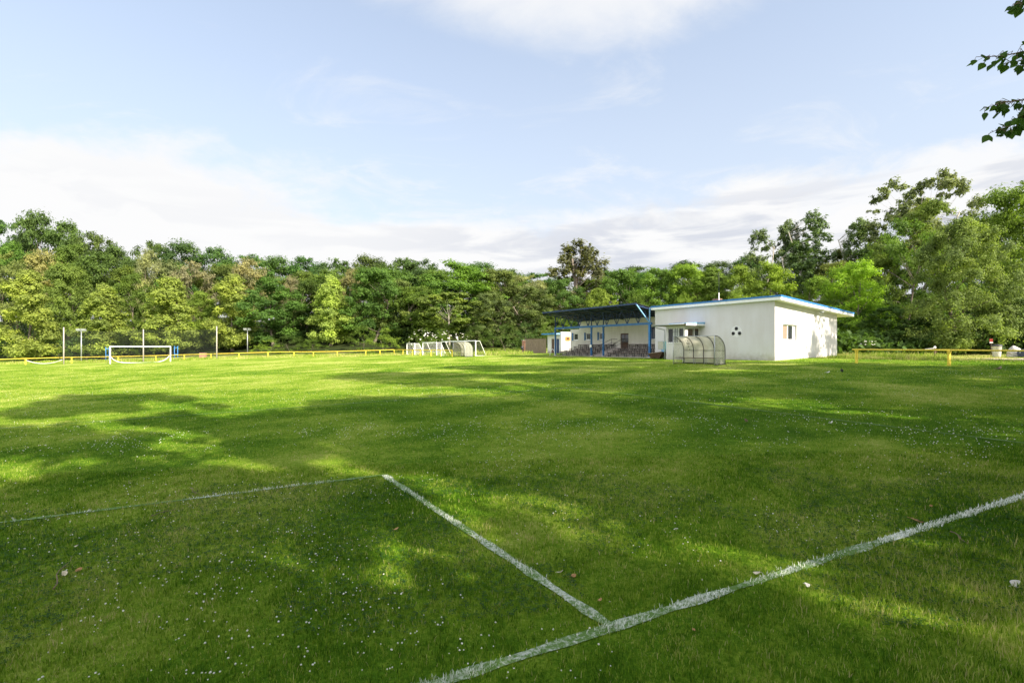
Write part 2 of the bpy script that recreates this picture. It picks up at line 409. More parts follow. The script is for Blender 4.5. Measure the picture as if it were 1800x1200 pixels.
# ------------------------------------------------------------------ sky and sun
def build_world():
    w = bpy.data.worlds.new('World'); SC.world = w; w.use_nodes = True
    t = w.node_tree; t.nodes.clear()
    def nn(typ, **kw):
        n = t.nodes.new(typ)
        for k, v in kw.items(): setattr(n, k, v)
        return n
    L = t.links.new
    out = nn('ShaderNodeOutputWorld'); bg = nn('ShaderNodeBackground'); L(bg.outputs[0], out.inputs[0])
    sky = nn('ShaderNodeTexSky', sky_type='NISHITA', sun_disc=False)
    sky.sun_elevation = R(SUN_EL); sky.sun_rotation = math.atan2(SUN_AZ[0], SUN_AZ[1]) % (2*math.pi)
    sky.altitude = 300; sky.air_density = 1.0; sky.dust_density = 1.2; sky.ozone_density = 1.0
    tc = nn('ShaderNodeTexCoord')
    sep = nn('ShaderNodeSeparateXYZ'); L(tc.outputs['Generated'], sep.inputs[0])
    def mth(op, a, b=None, c=None, clamp=False):
        n = nn('ShaderNodeMath', operation=op, use_clamp=clamp)
        for i, v in enumerate((a, b, c)):
            if v is None: continue
            if isinstance(v, (int, float)): n.inputs[i].default_value = v
            else: L(v, n.inputs[i])
        return n.outputs[0]
    def mapr(v, a, b, c=0., d=1.):
        n = nn('ShaderNodeMapRange', interpolation_type='SMOOTHSTEP'); L(v, n.inputs['Value'])
        for k, x in zip(('From Min', 'From Max', 'To Min', 'To Max'), (a, b, c, d)): n.inputs[k].default_value = x
        return n.outputs[0]
    X, Yv, Z = sep.outputs
    zc = mth('MAXIMUM', Z, 0.0)
    den = mth('ADD', zc, 0.10)
    # a flat cloud deck seen in perspective
    cx = mth('DIVIDE', X, den); cy = mth('DIVIDE', Yv, den)
    comb = nn('ShaderNodeCombineXYZ'); L(cx, comb.inputs[0]); L(cy, comb.inputs[1])
    def noise(sc, det, ro, off, vec=comb.outputs[0], stretch=(1,1,1), dist=0.0):
        mp = nn('ShaderNodeMapping'); mp.inputs['Location'].default_value = off; mp.inputs['Scale'].default_value = stretch
        L(vec, mp.inputs['Vector'])
        n = nn('ShaderNodeTexNoise'); n.inputs['Scale'].default_value = sc; n.inputs['Detail'].default_value = det; n.inputs['Roughness'].default_value = ro
        n.inputs['Distortion'].default_value = dist
        L(mp.outputs[0], n.inputs['Vector']); return n.outputs['Fac']
    deck = noise(0.85, 9, .6, (3.1, 1.7, 0), dist=.6)
    wisps = noise(1.6, 10, .62, (11.3, 4.2, 0), stretch=(.8, 1.3, 1), dist=1.0)
    puff = noise(7.5, 9, .6, (0, 0, 0), tc.outputs['Generated'], (1, 1, 1.9), .3)
    # lumps of cloud at given places in the sky
    def lump(px, py, rx, ry, soft=.8):
        """direction of the lump; widths as angles in azimuth and elevation"""
        v = Vector(((px-900)/F, 1, (Y0-py)/F)).normalized()
        az0 = math.atan2(v.x, v.y); el0 = math.asin(v.z)
        az = mth('ARCTAN2', X, Yv); el = mth('ARCSINE', Z)
        a = mth('DIVIDE', mth('SUBTRACT', az, az0), rx); b = mth('DIVIDE', mth('SUBTRACT', el, el0), ry)
        r2 = mth('ADD', mth('MULTIPLY', a, a), mth('MULTIPLY', b, b))
        return mth('SUBTRACT', 1.0, r2)
    el = mth('ARCSINE', Z)
    # coverage: dense bank low down, few wisps higher up
    cov = mapr(el, 0.16, 0.40, 0.30, -0.17)
    base = mth('ADD', mth('ADD', mth('MULTIPLY', deck, .8), mth('MULTIPLY', puff, .35)), cov)
    low = mapr(base, 0.52, 0.73)
    top = mth('ADD', mth('MULTIPLY', lump(1100, -135, .78, .18), .75), mth('MULTIPLY', mth('SUBTRACT', wisps, .5), 1.0))
    topc = mapr(top, .0, .62, 0, .85)
    left = mth('ADD', mth('MULTIPLY', lump(95, 520, .21, .19), .7), mth('MULTIPLY', mth('SUBTRACT', puff, .5), 1.9))
    leftc = mapr(left, .10, .25)
    right = mth('ADD', mth('MULTIPLY', lump(1620, 370, .36, .11), .6), mth('MULTIPLY', mth('SUBTRACT', puff, .5), 1.5))
    rightc = mapr(right, .0, .42, 0, .9)
    thin = mth('MULTIPLY', mapr(wisps, .51, .70, 0, .75), mapr(el, .10, .45, 1.0, .55))
    den_ = mth('MAXIMUM', mth('MAXIMUM', low, topc), mth('MAXIMUM', mth('MAXIMUM', leftc, rightc), thin), clamp=True)
    # grey undersides
    grey1 = noise(1.1, 8, .55, (7.7, 2.2, 0), dist=.4)
    band = noise(5.5, 8, .55, (4, 2, 9), tc.outputs['Generated'], (.8, .8, 4.5), .4)
    g = mth('MULTIPLY', mapr(band, .43, .60), mapr(el, .36, .20))
    azn = mth('ARCTAN2', X, Yv)
    g = mth('MULTIPLY', g, mapr(azn, -.45, .25, .20, 1.0))
    g = mth('MULTIPLY', g, mth('SUBTRACT', 1.0, mth('MULTIPLY', leftc, .9)))
    ccol = nn('ShaderNodeMix', data_type='RGBA'); L(g, ccol.inputs[0])
    ccol.inputs[6].default_value = (CLOUD*1.0, CLOUD*1.0, CLOUD*1.005, 1); ccol.inputs[7].default_value = (CLOUD*.73, CLOUD*.76, CLOUD*.84, 1)
    # milky air: thin high veil thicker towards the horizon
    veil = mapr(el, .0, .75, .88, .42)
    vcol = nn('ShaderNodeMix', data_type='RGBA'); L(veil, vcol.inputs[0]); L(sky.outputs[0], vcol.inputs[6]); vcol.inputs[7].default_value = (CLOUD*.80, CLOUD*.86, CLOUD*.94, 1)
    # extra-bright unseen cloud added behind the camera to fill the shaded turf
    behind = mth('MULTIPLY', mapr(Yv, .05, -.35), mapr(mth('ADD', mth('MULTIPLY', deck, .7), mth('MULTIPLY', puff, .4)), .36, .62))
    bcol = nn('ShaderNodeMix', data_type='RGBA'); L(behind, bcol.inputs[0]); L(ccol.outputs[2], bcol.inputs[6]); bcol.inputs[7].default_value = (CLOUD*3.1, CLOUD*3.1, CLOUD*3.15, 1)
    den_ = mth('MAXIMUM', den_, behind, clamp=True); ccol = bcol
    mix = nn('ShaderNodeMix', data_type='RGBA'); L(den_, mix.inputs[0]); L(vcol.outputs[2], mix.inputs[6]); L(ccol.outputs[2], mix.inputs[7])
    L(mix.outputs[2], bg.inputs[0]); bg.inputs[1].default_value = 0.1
    sd = bpy.data.lights.new('sun', 'SUN'); so = bpy.data.objects.new('sun', sd); COL.objects.link(so)
    sd.energy = 3.7; sd.angle = R(0.53); sd.color = (1.0, 0.90, 0.74)
    v = Vector((SUN_AZ[0]*math.cos(R(SUN_EL)), SUN_AZ[1]*math.cos(R(SUN_EL)), math.sin(R(SUN_EL))))
    so.rotation_euler = v.to_track_quat('Z', 'Y').to_euler(); so.location = v * 60
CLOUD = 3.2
build_world()

cam = bpy.data.cameras.new('camera'); co = bpy.data.objects.new('camera', cam); COL.objects.link(co)
co.location = (0, 0, CAM_Z); co.rotation_euler = (R(90), 0, 0)
cam.lens = 36 * F / 1800; cam.sensor_width = 36; cam.shift_y = (Y0 - 600) / 1800; cam.clip_end = 3000; cam.clip_start = .05
SC.camera = co
SC.view_settings.view_transform = 'Standard'; SC.view_settings.look = 'None'; SC.view_settings.exposure = 1.62; SC.view_settings.gamma = 1
SC.cycles.max_bounces = 7; SC.cycles.diffuse_bounces = 3; SC.cycles.glossy_bounces = 2; SC.cycles.transmission_bounces = 4; SC.cycles.transparent_max_bounces = 12
SC.cycles.use_denoising = True; SC.cycles.denoiser = 'OPENIMAGEDENOISE'; SC.cycles.denoising_input_passes = 'RGB_ALBEDO_NORMAL'; SC.cycles.denoising_prefilter = 'NONE'
SC.cycles.sample_clamp_indirect = 6


# ------------------------------------------------------------------ ground sheet
def axis(lo, hi, a, b, fine, grow=1.18):
    xs = list(np.arange(a, b + 1e-6, fine))
    st = fine; x = b
    while x < hi: st *= grow; x += st; xs.append(x)
    st = fine; x = a
    while x > lo: st *= grow; x -= st; xs.insert(0, x)
    return np.array(xs)

def build_ground():
    xs = axis(-700, 700, -80, 62, .8); ys = axis(-120, 900, -20, 100, .8)
    X, Y = np.meshgrid(xs, ys, indexing='ij')
    Z = zt(X.ravel(), Y.ravel()).reshape(X.shape)
    nx, ny = X.shape
    V = np.stack([X.ravel(), Y.ravel(), Z.ravel()], 1)
    i, j = np.meshgrid(np.arange(nx-1), np.arange(ny-1), indexing='ij'); k = (i*ny + j).ravel()
    loops = np.stack([k, k+ny, k+ny+1, k+1], 1).ravel()
    x, y = X.ravel(), Y.ravel()
    u, v = uv_of(x, y)
    t = turf_tint(x, y)
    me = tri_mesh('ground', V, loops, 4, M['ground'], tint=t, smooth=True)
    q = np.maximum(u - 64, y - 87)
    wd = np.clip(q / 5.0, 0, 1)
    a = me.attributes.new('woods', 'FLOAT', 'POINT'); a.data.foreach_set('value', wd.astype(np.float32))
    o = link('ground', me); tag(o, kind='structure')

def rough(x, y):
    """1 where the grass is left unmown: outside the pitch"""
    u, v = uv_of(x, y)
    a = np.clip((u - 37.5) / 3.0, 0, 1) * np.clip((60 - v) / 4, 0, 1)     # bank on the stand side
    b = np.clip((-v - .35) / 1.6, 0, 1) * .55 * np.clip((u + 1) / 3., 0, 1)         # behind the near goal line
    c = np.clip((y - 74 - 0.03 * (x + 60)) / 3, 0, 1) * np.clip((2 - x) / 4, 0, 1)
    return np.maximum(np.maximum(a, b), c)

def turf_tint(x, y):
    u, v = uv_of(x, y)
    t = 0.23 + 0.46 * patch(x, y)
    far = np.clip((y - 14) / 34, 0, 1)
    t = t + 0.16 * far                              # the far half is tinted paler
    dry = np.clip((-v - 1.2) / 2.4, 0, 1) * np.clip((u + 3) / 6, 0, 1)
    t = t + .34 * dry
    r = np.clip((u - 39) / 3.0, 0, 1) * np.clip((62 - v) / 4, 0, 1)
    t = t + .22 * r
    c = np.clip((y - 76 - 0.03 * (x + 60)) / 3, 0, 1) * np.clip((2 - x) / 4, 0, 1)
    return np.clip(t + .10 * c, 0, 1)
build_ground()

# ------------------------------------------------------------------ turf blades
def blades(x, y, h, w, tint, seg=3, lean=.55, r=None):
    r = r or rng
    n = len(x); z = zt(x, y) - .006
    ya = r.random(n) * 6.2832; ca, sa = np.cos(ya), np.sin(ya)
    la = r.random(n) * 6.2832; lm = h * lean * r.random(n) ** .7
    lx, ly = np.cos(la) * lm, np.sin(la) * lm
    if seg == 1:
        V = np.empty((n, 3, 3), np.float32)
        V[:, 0] = np.stack([x - ca*w/2, y - sa*w/2, z], 1); V[:, 1] = np.stack([x + ca*w/2, y + sa*w/2, z], 1)
        V[:, 2] = np.stack([x + lx, y + ly, z + h], 1)
        loops = np.arange(n*3); tt = np.repeat(tint, 3)
        return V.reshape(-1, 3), loops, tt
    V = np.empty((n, 5, 3), np.float32)
    V[:, 0] = np.stack([x - ca*w/2, y - sa*w/2, z], 1); V[:, 1] = np.stack([x + ca*w/2, y + sa*w/2, z], 1)
    V[:, 2] = np.stack([x - ca*w*.4 + lx*.33, y - sa*w*.4 + ly*.33, z + h*.6], 1); V[:, 3] = np.stack([x + ca*w*.4 + lx*.33, y + sa*w*.4 + ly*.33, z + h*.6], 1)
    V[:, 4] = np.stack([x + lx, y + ly, z + h], 1)
    f = np.array([0,1,3, 0,3,2, 2,3,4])
    loops = (np.arange(n)[:, None]*5 + f[None]).ravel()
    return V.reshape(-1, 3), loops, np.repeat(tint, 5)

def scatter(n, y0, y1, margin=1.16, power=1.0, r=None):
    """random spots in the wedge the photo looks into, between two distances"""
    r = r or rng
    yy = np.sqrt(y0**2 + (y1**2 - y0**2) * r.random(n) ** power)
    hw = 900 / F * margin
    xx = (r.random(n) * 2 - 1) * hw * yy
    return xx, yy

def join(parts):
    V = []; L_ = []; T = []; k = 0
    for v, l, t in parts:
        V.append(v); L_.append(l + k); T.append(t); k += len(v)
    return np.concatenate(V), np.concatenate(L_), np.concatenate(T)

LINES = []
def on_path(x, y):
    w = np.interp(x, (31.4, 33.6, 36.5, 40, 46, 54, 64), (.3, 1.0, 2.2, 3.4, 4.2, 4.8, 5.2)); c = np.interp(x, (31.4, 36.5, 46, 54, 64, 74), (37.2, 37.8, 37.5, 36, 32, 26))
    return (x > 31) & (np.abs(y - c) < w*(.86 + .22*vnoise(x*1.3, y*0 + 3)))

def on_line(x, y, grow=0.0):
    m = np.zeros(len(x), bool)
    for (ax, ay, bx, by, w) in LINES:
        dx, dy = bx-ax, by-ay; ln = math.hypot(dx, dy); dx /= ln; dy /= ln
        s = (x-ax)*dx + (y-ay)*dy; o = np.abs(-(x-ax)*dy + (y-ay)*dx)
        wob = .012 * np.sin(s*9.0) + .010 * np.sin(s*23.0 + 2)
        m |= (s > -w/2) & (s < ln + w/2) & (o < w/2 + wob + grow)
    return m

def L_px(ax, ay, bx, by, w):
    """a pitch marking between two photo points on the ground"""
    def g(px, py):
        d = CAM_Z * F / (py - Y0)
        for _ in range(40):
            x, y = at(px, d); d = .5*d + .5*(CAM_Z - gz(x, y)) * F / (py - Y0)
        return at(px, d)
    a = g(ax, ay); b = g(bx, by)
    return (a[0], a[1], b[0], b[1], w)

def marks():
    A = L_px(675, 835, 1075, 1103, .10)
    c = np.array(A[2:4]); e = np.array(A[:2])
    gl = L_px(1075, 1103, 1800, 872, .11)
    gd = np.array((gl[2]-gl[0], gl[3]-gl[1])); gd /= np.linalg.norm(gd)
    left = L_px(0, 921, 662, 838, .10)
    pa = L_px(1010, 681, 1800, 779, .09)
    pf = L_px(0, 752, 550, 711, .10)
    p0 = c - gd*16; p1 = c + gd*26
    ld = np.array((left[2]-left[0], left[3]-left[1])); ld /= np.linalg.norm(ld)
    l0 = e - ld*18
    pc = np.array(pa[:2]); pd = np.array((pa[2]-pa[0], pa[3]-pa[1])); pd /= np.linalg.norm(pd)
    fd = np.array((pf[2]-pf[0], pf[3]-pf[1])); fd /= np.linalg.norm(fd)
    return [
        ('goal_line', (p0[0], p0[1], p1[0], p1[1], .112)),
        ('goal_area_line', (e[0], e[1], c[0], c[1], .10)),
        ('goal_area_line', (l0[0], l0[1], e[0], e[1], .085)),
        ('penalty_area_line', (pc[0], pc[1], pc[0]+pd[0]*17.5, pc[1]+pd[1]*17.5, .10)),
        ('penalty_area_line', (pf[0]-fd[0]*4, pf[1]-fd[1]*4, pc[0], pc[1], .10)),
        ('halfway_line', (*at(205, 38), *at(1185, 41.0), .10)),
        ('touch_line', (*at(1800, 24.3), *at(930, 61), .10)),
        ('goal_line', (-62.5, 61.2, -26, 92, .12)),
        ('goal_line', (-80, 52, -62.5, 61.2, .12)),
    ]

def build_marks():
    ms = marks()
    for _, s in ms: LINES.append(s)
    wear = [.13, .14, .19, .30, .31, .32, .30, .22, .22]
    for (nm, (ax, ay, bx, by, w)), we in zip(ms, wear):
        ln = math.hypot(bx-ax, by-ay); n = max(2, int(ln/.25))
        dx, dy = (bx-ax)/ln, (by-ay)/ln; nx_, ny_ = -dy, dx
        s = np.linspace(0, ln, n)
        wob = .012*np.sin(s*9.0) + .010*np.sin(s*23.0+2)
        hw = (w/2 + wob) * (.86 + .14*np.sin(s*31.0))
        px = ax + dx*s; py = ay + dy*s
        lx, ly = px + nx_*hw, py + ny_*hw; rx, ry = px - nx_*hw, py - ny_*hw
        lift = .007 if nm == 'goal_line' else .0115
        V = np.concatenate([np.stack([lx, ly, zt(lx, ly) + lift], 1), np.stack([rx, ry, zt(rx, ry) + lift], 1)])
        k = np.arange(n-1); loops = np.stack([k, k+n, k+n+1, k+1], 1).ravel()
        parts_v = [V]; T = [np.full(len(V), we)]
        me = tri_mesh(nm, V, loops, 4, M['chalk'], tint=np.full(len(V), we), smooth=True)
        o = tag(link(nm, me), kind='structure')
        # painted blades standing on the near lines
        near = [i for i in range(n) if py[i] < 24 and py[i] > .5]
        if near and we < .3:
            r = np.random.default_rng(len(nm) + int(ax*10) % 97)
            s0, s1 = s[near[0]], s[near[-1]]
            m = int((s1-s0) * w * 5200)
            ss = s0 + (s1-s0)*r.random(m); oo = np.clip(r.normal(0, .26, m), -.55, .55) * w
            ok = r.random(m) > we*1.0 + 1.0*vnoise(ss*2.3, ss*0+ax+oo*8)
            ss, oo = ss[ok], oo[ok]
            bx_, by_ = ax + dx*ss + nx_*oo, ay + dy*ss + ny_*oo
            dist = np.hypot(bx_, by_)
            v_, l_, t_ = blades(bx_, by_, (.018 + .040*r.random(len(ss))), .0040*np.clip(dist/3.2, .9, 4), np.full(len(ss), -.3 + .25), r=r)
            t_ = np.repeat(-.25 + .46*r.random(len(ss)), 5)
            tag(link('painted_grass', tri_mesh('painted_grass', v_, l_, 3, M['chalkblade'], tint=t_), o), kind='stuff')
def chalk_blade():
    m = NT('painted_blade')
    a = m.n('ShaderNodeAttribute', attribute_name='tint')
    rp = m.n('ShaderNodeValToRGB'); e = rp.color_ramp.elements
    e[0].position = 0; e[0].color = (.86, .87, .82, 1); e[1].position = .16; e[1].color = (.16, .24, .08, 1)
    m.l(a.outputs['Fac'], rp.inputs[0])
    b = m.n('ShaderNodeBsdfPrincipled'); b.inputs['Roughness'].default_value = .8; m.l(rp.outputs[0], b.inputs['Base Color'])
    m.l(b.outputs[0], m.out.inputs[0]); return m.mat
M['chalkblade'] = chalk_blade()
build_marks()

def build_grass():
    P = []
    def lay(n, y0, y1, h0, h1, w0, w1, seg, power=1.0, lean=.55):
        x, y = scatter(n, y0, y1, power=power)
        k = ~on_line(x, y) & ~on_path(x, y); x, y = x[k], y[k]
        rf = rough(x, y)
        t = turf_tint(x, y) + rng.normal(0, .17, len(x)) + .34*(vnoise(x*5.5+7, y*5.5) - .5) + .26*(vnoise(x*13+3, y*13+5) - .5)
        # straw
        t = np.where(rng.random(len(x)) < .02 + .10*rf, .9 + .1*rng.random(len(x)), np.clip(t, 0, .95))
        tuft = vnoise(x*3.3 + 50, y*3.3)
        h = (h0 + (h1-h0)*rng.random(len(x))**1.6) * (.65 + .7*tuft) * (1 + 1.1*rf)
        w = (w0 + (w1-w0)*rng.random(len(x)))
        P.append(blades(x, y, h, w, t, seg, lean))
    lay(110000, 2.2, 5.0, .020, .062, .0034, .0068, 3)
    lay(140000, 5.0, 9.0, .022, .062, .0060, .0105, 3)
    lay(190000, 9.0, 17.0, .020, .055, .009, .016, 1)
    lay(170000, 17.0, 34.0, .020, .060, .018, .034, 1)
    lay(120000, 34.0, 62.0, .020, .060, .035, .070, 1)
    # turf beside the wedge the photo sees
    n = 120000; x = -15 + 31*rng.random(n); y = -5 + 20*rng.random(n); k = (np.abs(x) > np.maximum(y, 0)*900/F*1.14) | (y < 2.2)
    x, y = x[k], y[k]; rf = rough(x, y); t = np.clip(turf_tint(x, y) + rng.normal(0, .17, len(x)), 0, .95)
    P.append(blades(x, y, (.02 + .04*rng.random(len(x)))*(1 + 1.1*rf), .010 + .010*rng.random(len(x)), t, 1))
    v, l, t = join(P)
    tag(link('grass', tri_mesh('grass', v, l, 3, M['blade'], tint=t)), 'short mown turf of mixed grass blades covering the pitch', 'grass', kind='stuff')
    # long unmown grass on the bank below the yellow rails and behind the far goal
    P = []
    def tall(n, fn, h0, h1, w):
        x, y = fn(n)
        k = (np.abs(x) < y*1.2) & ~on_path(x, y); x, y = x[k], y[k]
        t = np.clip(.46 + .42*vnoise(x*.7+3, y*.7) + rng.normal(0, .15, len(x)), 0, 1)
        h = (h0 + (h1-h0)*rng.random(len(x))**1.8) * (.45 + 1.0*vnoise(x*.9, y*.9+8)) * np.where((x > 30) & (y > 26) & (y < 42), .55, 1) * np.where((x/np.maximum(y, 1) > .90) & (y > 28.5) & (x > 26), .10, 1)
        P.append(blades(x, y, h, w*(.6+.8*rng.random(len(x))), t, 3, .5))
    def strip(u0, u1, v0, v1):
        def f(n):
            u = u0 + (u1-u0)*rng.random(n); v = v0 + (v1-v0)*rng.random(n)
            return G[0]+U[0]*u+D[0]*v, G[1]+U[1]*u+D[1]*v
        return f
    tall(52000, strip(39.6, 46.5, -14, 15.5), .12, .48, .020)
    tall(26000, strip(43.0, 64, -6, 15.0), .10, .42, .024)
    tall(1800, strip(42.6, 43.15, 15.5, 27), .06, .16, .022)
    tall(9000, strip(53.6, 64, 14, 40), .10, .5, .03)
    def farstrip(n):
        x = -88 + 70*rng.random(n); y = 76.5 + (x+60)*.075 + 9*rng.random(n) - 2.6*(x < -70)
        return x, y
    tall(26000, farstrip, .08, .42, .05)
    def side(n):
        s = rng.random(n); x = -20 + 13*s + 2*rng.random(n); y = 85 - 19*s + 7*rng.random(n)
        return x, y
    tall(7000, side, .1, .5, .05)
    def back(n):
        return -6 + 9*rng.random(n), 67 + 12*rng.random(n)
    tall(5000, back, .1, .6, .05)
    v, l, t = join(P)
    tag(link('tall_grass', tri_mesh('tall_grass', v, l, 3, M['blade'], tint=t)), 'long unmown yellow-green grass along the bank and behind the rails', 'long grass', kind='stuff')
build_grass()

def build_clover():
    # three-leaved clover in patches of the near turf
    x, y = scatter(26000, 2.3, 8.0)
    k = (vnoise(x*.9 + 40, y*.9) > .44) & ~on_line(x, y, .02); x, y = x[k], y[k]
    n = len(x); z = zt(x, y) + .012 + .022*rng.random(n)
    a0 = rng.random(n)*6.28; rr = .0065 + .006*rng.random(n)
    V = []; T = []
    tb = rng.random(n)
    for q in range(3):
        a = a0 + q*2.094; ca, sa = np.cos(a), np.sin(a)
        tl = rng.normal(0, .35, n)
        base = np.stack([x, y, z], 1)
        def pt(fr, sd): return base + np.stack([(ca*fr - sa*sd)*rr, (sa*fr + ca*sd)*rr, (fr*tl)*rr], 1)
        V.append(np.stack([pt(.1, 0), pt(1.3, .85), pt(2.0, 0), pt(1.3, -.85)], 1)); T.append(np.repeat(np.clip(.2 + .6*tb + rng.normal(0, .1, n), 0, 1), 4))
    V = np.concatenate(V).reshape(-1, 3); T = np.concatenate(T)
    tag(link('clover_leaf_cover', tri_mesh('clover_leaf_cover', V, np.arange(len(V)), 4, M['clover'], tint=T)), 'dark green clover leaves growing in patches through the near turf', 'clover', kind='stuff')
    # white flower heads
    parts = []
    ico = []
    ph = (1+5**.5)/2
    iv = np.array([(-1,ph,0),(1,ph,0),(-1,-ph,0),(1,-ph,0),(0,-1,ph),(0,1,ph),(0,-1,-ph),(0,1,-ph),(ph,0,-1),(ph,0,1),(-ph,0,-1),(-ph,0,1)]); iv /= np.linalg.norm(iv[0])
    fi = np.array([(0,11,5),(0,5,1),(0,1,7),(0,7,10),(0,10,11),(1,5,9),(5,11,4),(11,10,2),(10,7,6),(7,1,8),(3,9,4),(3,4,2),(3,2,6),(3,6,8),(3,8,9),(4,9,5),(2,4,11),(6,2,10),(8,6,7),(9,8,1)])
    X = []; Y = []
    for n, a, b in ((2000, 2.4, 6), (4400, 6, 13), (3200, 13, 26), (1500, 26, 44)):
        x, y = scatter(n, a, b)
        keep = rng.random(n) < np.clip((.6*vnoise(x*.42 + 70, y*.42) + .4*vnoise(x*1.6, y*1.6 + 12) - .40)*4.0, .02, 1) * (uv_of(x, y)[1] > -.4)
        X.append(x[keep]); Y.append(y[keep])
    x = np.concatenate(X); y = np.concatenate(Y); n = len(x)
    rad = (.0045 + .0048*rng.random(n)**1.5) * np.clip(np.hypot(x, y)/9, 1, 1.35)
    z = zt(x, y) + .030 + .022*rng.random(n)
    V = (iv[None]*rad[:, None, None]*np.array((1, 1, .85)) * (1 + .15*rng.normal(0, 1, (n, 12, 1))) + np.stack([x, y, z], 1)[:, None]).reshape(-1, 3)
    loops = (np.arange(n)[:, None, None]*12 + fi[None]).ravel()
    tag(link('clover_blossom', tri_mesh('clover_blossom', V, loops, 3, M['petal'], smooth=True)), 'small white clover flower heads dotted over the turf', 'clover flowers', kind='stuff')
build_clover()

# ------------------------------------------------------------------ dirt track behind the right-hand rail
def build_path():
    # centre line of the track, left end to beyond the picture
    cl = [(31.4, 37.2, .3), (33.6, 37.6, 1.0), (36.5, 37.8, 2.2), (40, 37.8, 3.4), (46, 37.5, 4.2), (54, 36.0, 4.8), (64, 32, 5.2), (74, 26, 5.4)]
    pts = []
    for i in range(len(cl)-1):
        for s in np.linspace(0, 1, 8, endpoint=False):
            pts.append(tuple(np.array(cl[i])*(1-s) + np.array(cl[i+1])*s))
    V = []; n = 7
    for i, (x, y, h) in enumerate(pts):
        for j in range(n):
            f = (j/(n-1)*2-1)
            yy = y + f*h*(1 + .25*math.sin(i*1.7 + (f > 0)*2)) if abs(f) == 1 else y + f*h
            V.append((x, yy, gz(x, yy) + .02))
    Fs = [(i*n+j, (i+1)*n+j, (i+1)*n+j+1, i*n+j+1) for i in range(len(pts)-1) for j in range(n-1)]
    me = bpy.data.meshes.new('path'); me.from_pydata(V, [], Fs); me.materials.append(M['dirt'])
    tag(link('path', me), kind='structure')
build_path()

# ------------------------------------------------------------------ small litter lying on the turf
def ground_px(px, py):
    s = L_px(px, py, px + 1, py, .1); return s[0], s[1]

def leaf_litter(px, py, size, mat, label, rz=0.0, name='fallen_leaf', cat='fallen leaf', group=None, curl=.4):
    size *= .78; curl *= 1.5
    x, y = ground_px(px, py)
    n = 8; vs = []; fs = []
    for i in range(n+1):
        f = i/n; w = size*.36*math.sin(math.pi*min(1, f*.93+.05))**.8
        c = curl*size*((f-.5)**2)*1.6
        for s in (-1, 0, 1): vs.append((size*(f-.5), s*w, c + abs(s)*curl*w*.6))
    for i in range(n):
        for j in range(2): fs.append((i*3+j, (i+1)*3+j, (i+1)*3+j+1, i*3+j+1))
    mb = MB(); mb.add(vs, fs, 0, True)
    mb.tube([(-size*.5, 0, .25*curl*size*1.6), (-size*.78, size*.06, .3*curl*size)], size*.02, 5)
    o = mb.build(name, mat)
    o.location = (x, y, gz(x, y) + .024); o.rotation_euler = (R(14 + 30*math.sin(px)), R(25*math.cos(px*1.7)), rz)
    md = o.modifiers.new('thickness', 'SOLIDIFY'); md.thickness = .002
    return tag(o, label, cat, group)

def twig(px, py, qx, qy, label):
    x, y = ground_px(px, py); a, b = ground_px(qx, qy)
    mb = MB(); P = []
    for i in range(8):
        f = i/7; X = (a-x)*f; Y = (b-y)*f
        P.append((X + .02*math.sin(f*9), Y + .02*math.cos(f*7), gz(x+X, y+Y) - gz(x, y) + .035 + .008*math.sin(f*5)))
    mb.tube(P, [.006 - .004*i/7 for i in range(8)], 6)
    m_ = P[4]; mb.tube([m_, (m_[0]+.05, m_[1]+.06, m_[2]+.02)], [.003, .0015], 5)
    o = mb.build('twig', M['twig']); o.location = (x, y, gz(x, y))
    tag(o, label, 'twig')

leaf_litter(1055, 1059, .055, M['deadleaf'], 'orange-brown dead leaf just above the corner where two white lines meet', .4)
leaf_litter(1072, 1062, .030, M['paleleaf'], 'tiny pale leaf scrap right beside the orange-brown leaf at the line corner', 1.4)
leaf_litter(1331, 1012, .085, M['paleleaf'], 'pale curled leaf touching the upper edge of the long white line', 2.3)
leaf_litter(1416, 1033, .075, M['litterpaper'], 'whitish scrap lying alone just below the long white line', .3, 'paper_scrap', 'paper scrap', curl=.7)
leaf_litter(985, 1010, .085, M['paleleaf'], 'beige leaf, left one of two touching leaves between the white lines', -.3)
leaf_litter(1008, 1016, .070, M['deadleaf'], 'tan leaf, right one of two touching leaves between the white lines', .6)
leaf_litter(1612, 918, .17, M['deadleaf'], 'long rusty leaf strip above the right end of the white line', -.25, curl=.12)
leaf_litter(1219, 1112, .045, M['deadleaf'], 'small reddish leaf in the grass below the long white line', 1.0)
leaf_litter(1636, 892, .055, M['deadleaf'], 'small orange leaf above the long rusty leaf strip', .3)
leaf_litter(139, 1005, .075, M['deadleaf'], 'bright orange-brown leaf in the grass at the lower left', .9)
leaf_litter(115, 1012, .09, M['paleleaf'], 'yellowish leaf lying left of the bright orange-brown leaf', -.4)
leaf_litter(135, 963, .06, M['paleleaf'], 'pale yellow leaf above the two leaves at lower left', .1)
leaf_litter(697, 933, .075, M['deadleaf'], 'brown leaf left of the slanting white line, in clover', .4)
leaf_litter(1780, 1032, .11, M['litterpaper'], 'grey-white crumpled paper at the right edge of the near grass', .2, 'paper_scrap', 'paper scrap', curl=.9)
leaf_litter(1312, 743, .14, M['twig'], 'dark brown clump lying in the middle of the shaded turf', .5, 'earth_clod', 'clod', curl=1.0)
leaf_litter(1462, 746, .13, M['litterpaper'], 'white scrap on the worn line right of the dark clump', .2, 'paper_scrap', 'paper scrap', curl=.9)
leaf_litter(1455, 656, .3, M['litterpaper'], 'white scrap on the turf in front of the clubhouse end wall', .1, 'paper_scrap', 'paper scrap', curl=.5)
leaf_litter(1481, 655, .28, M['darkmetal'], 'black scrap right of the white scrap near the clubhouse', 1.1, 'rubbish_scrap', 'scrap', curl=1.4)
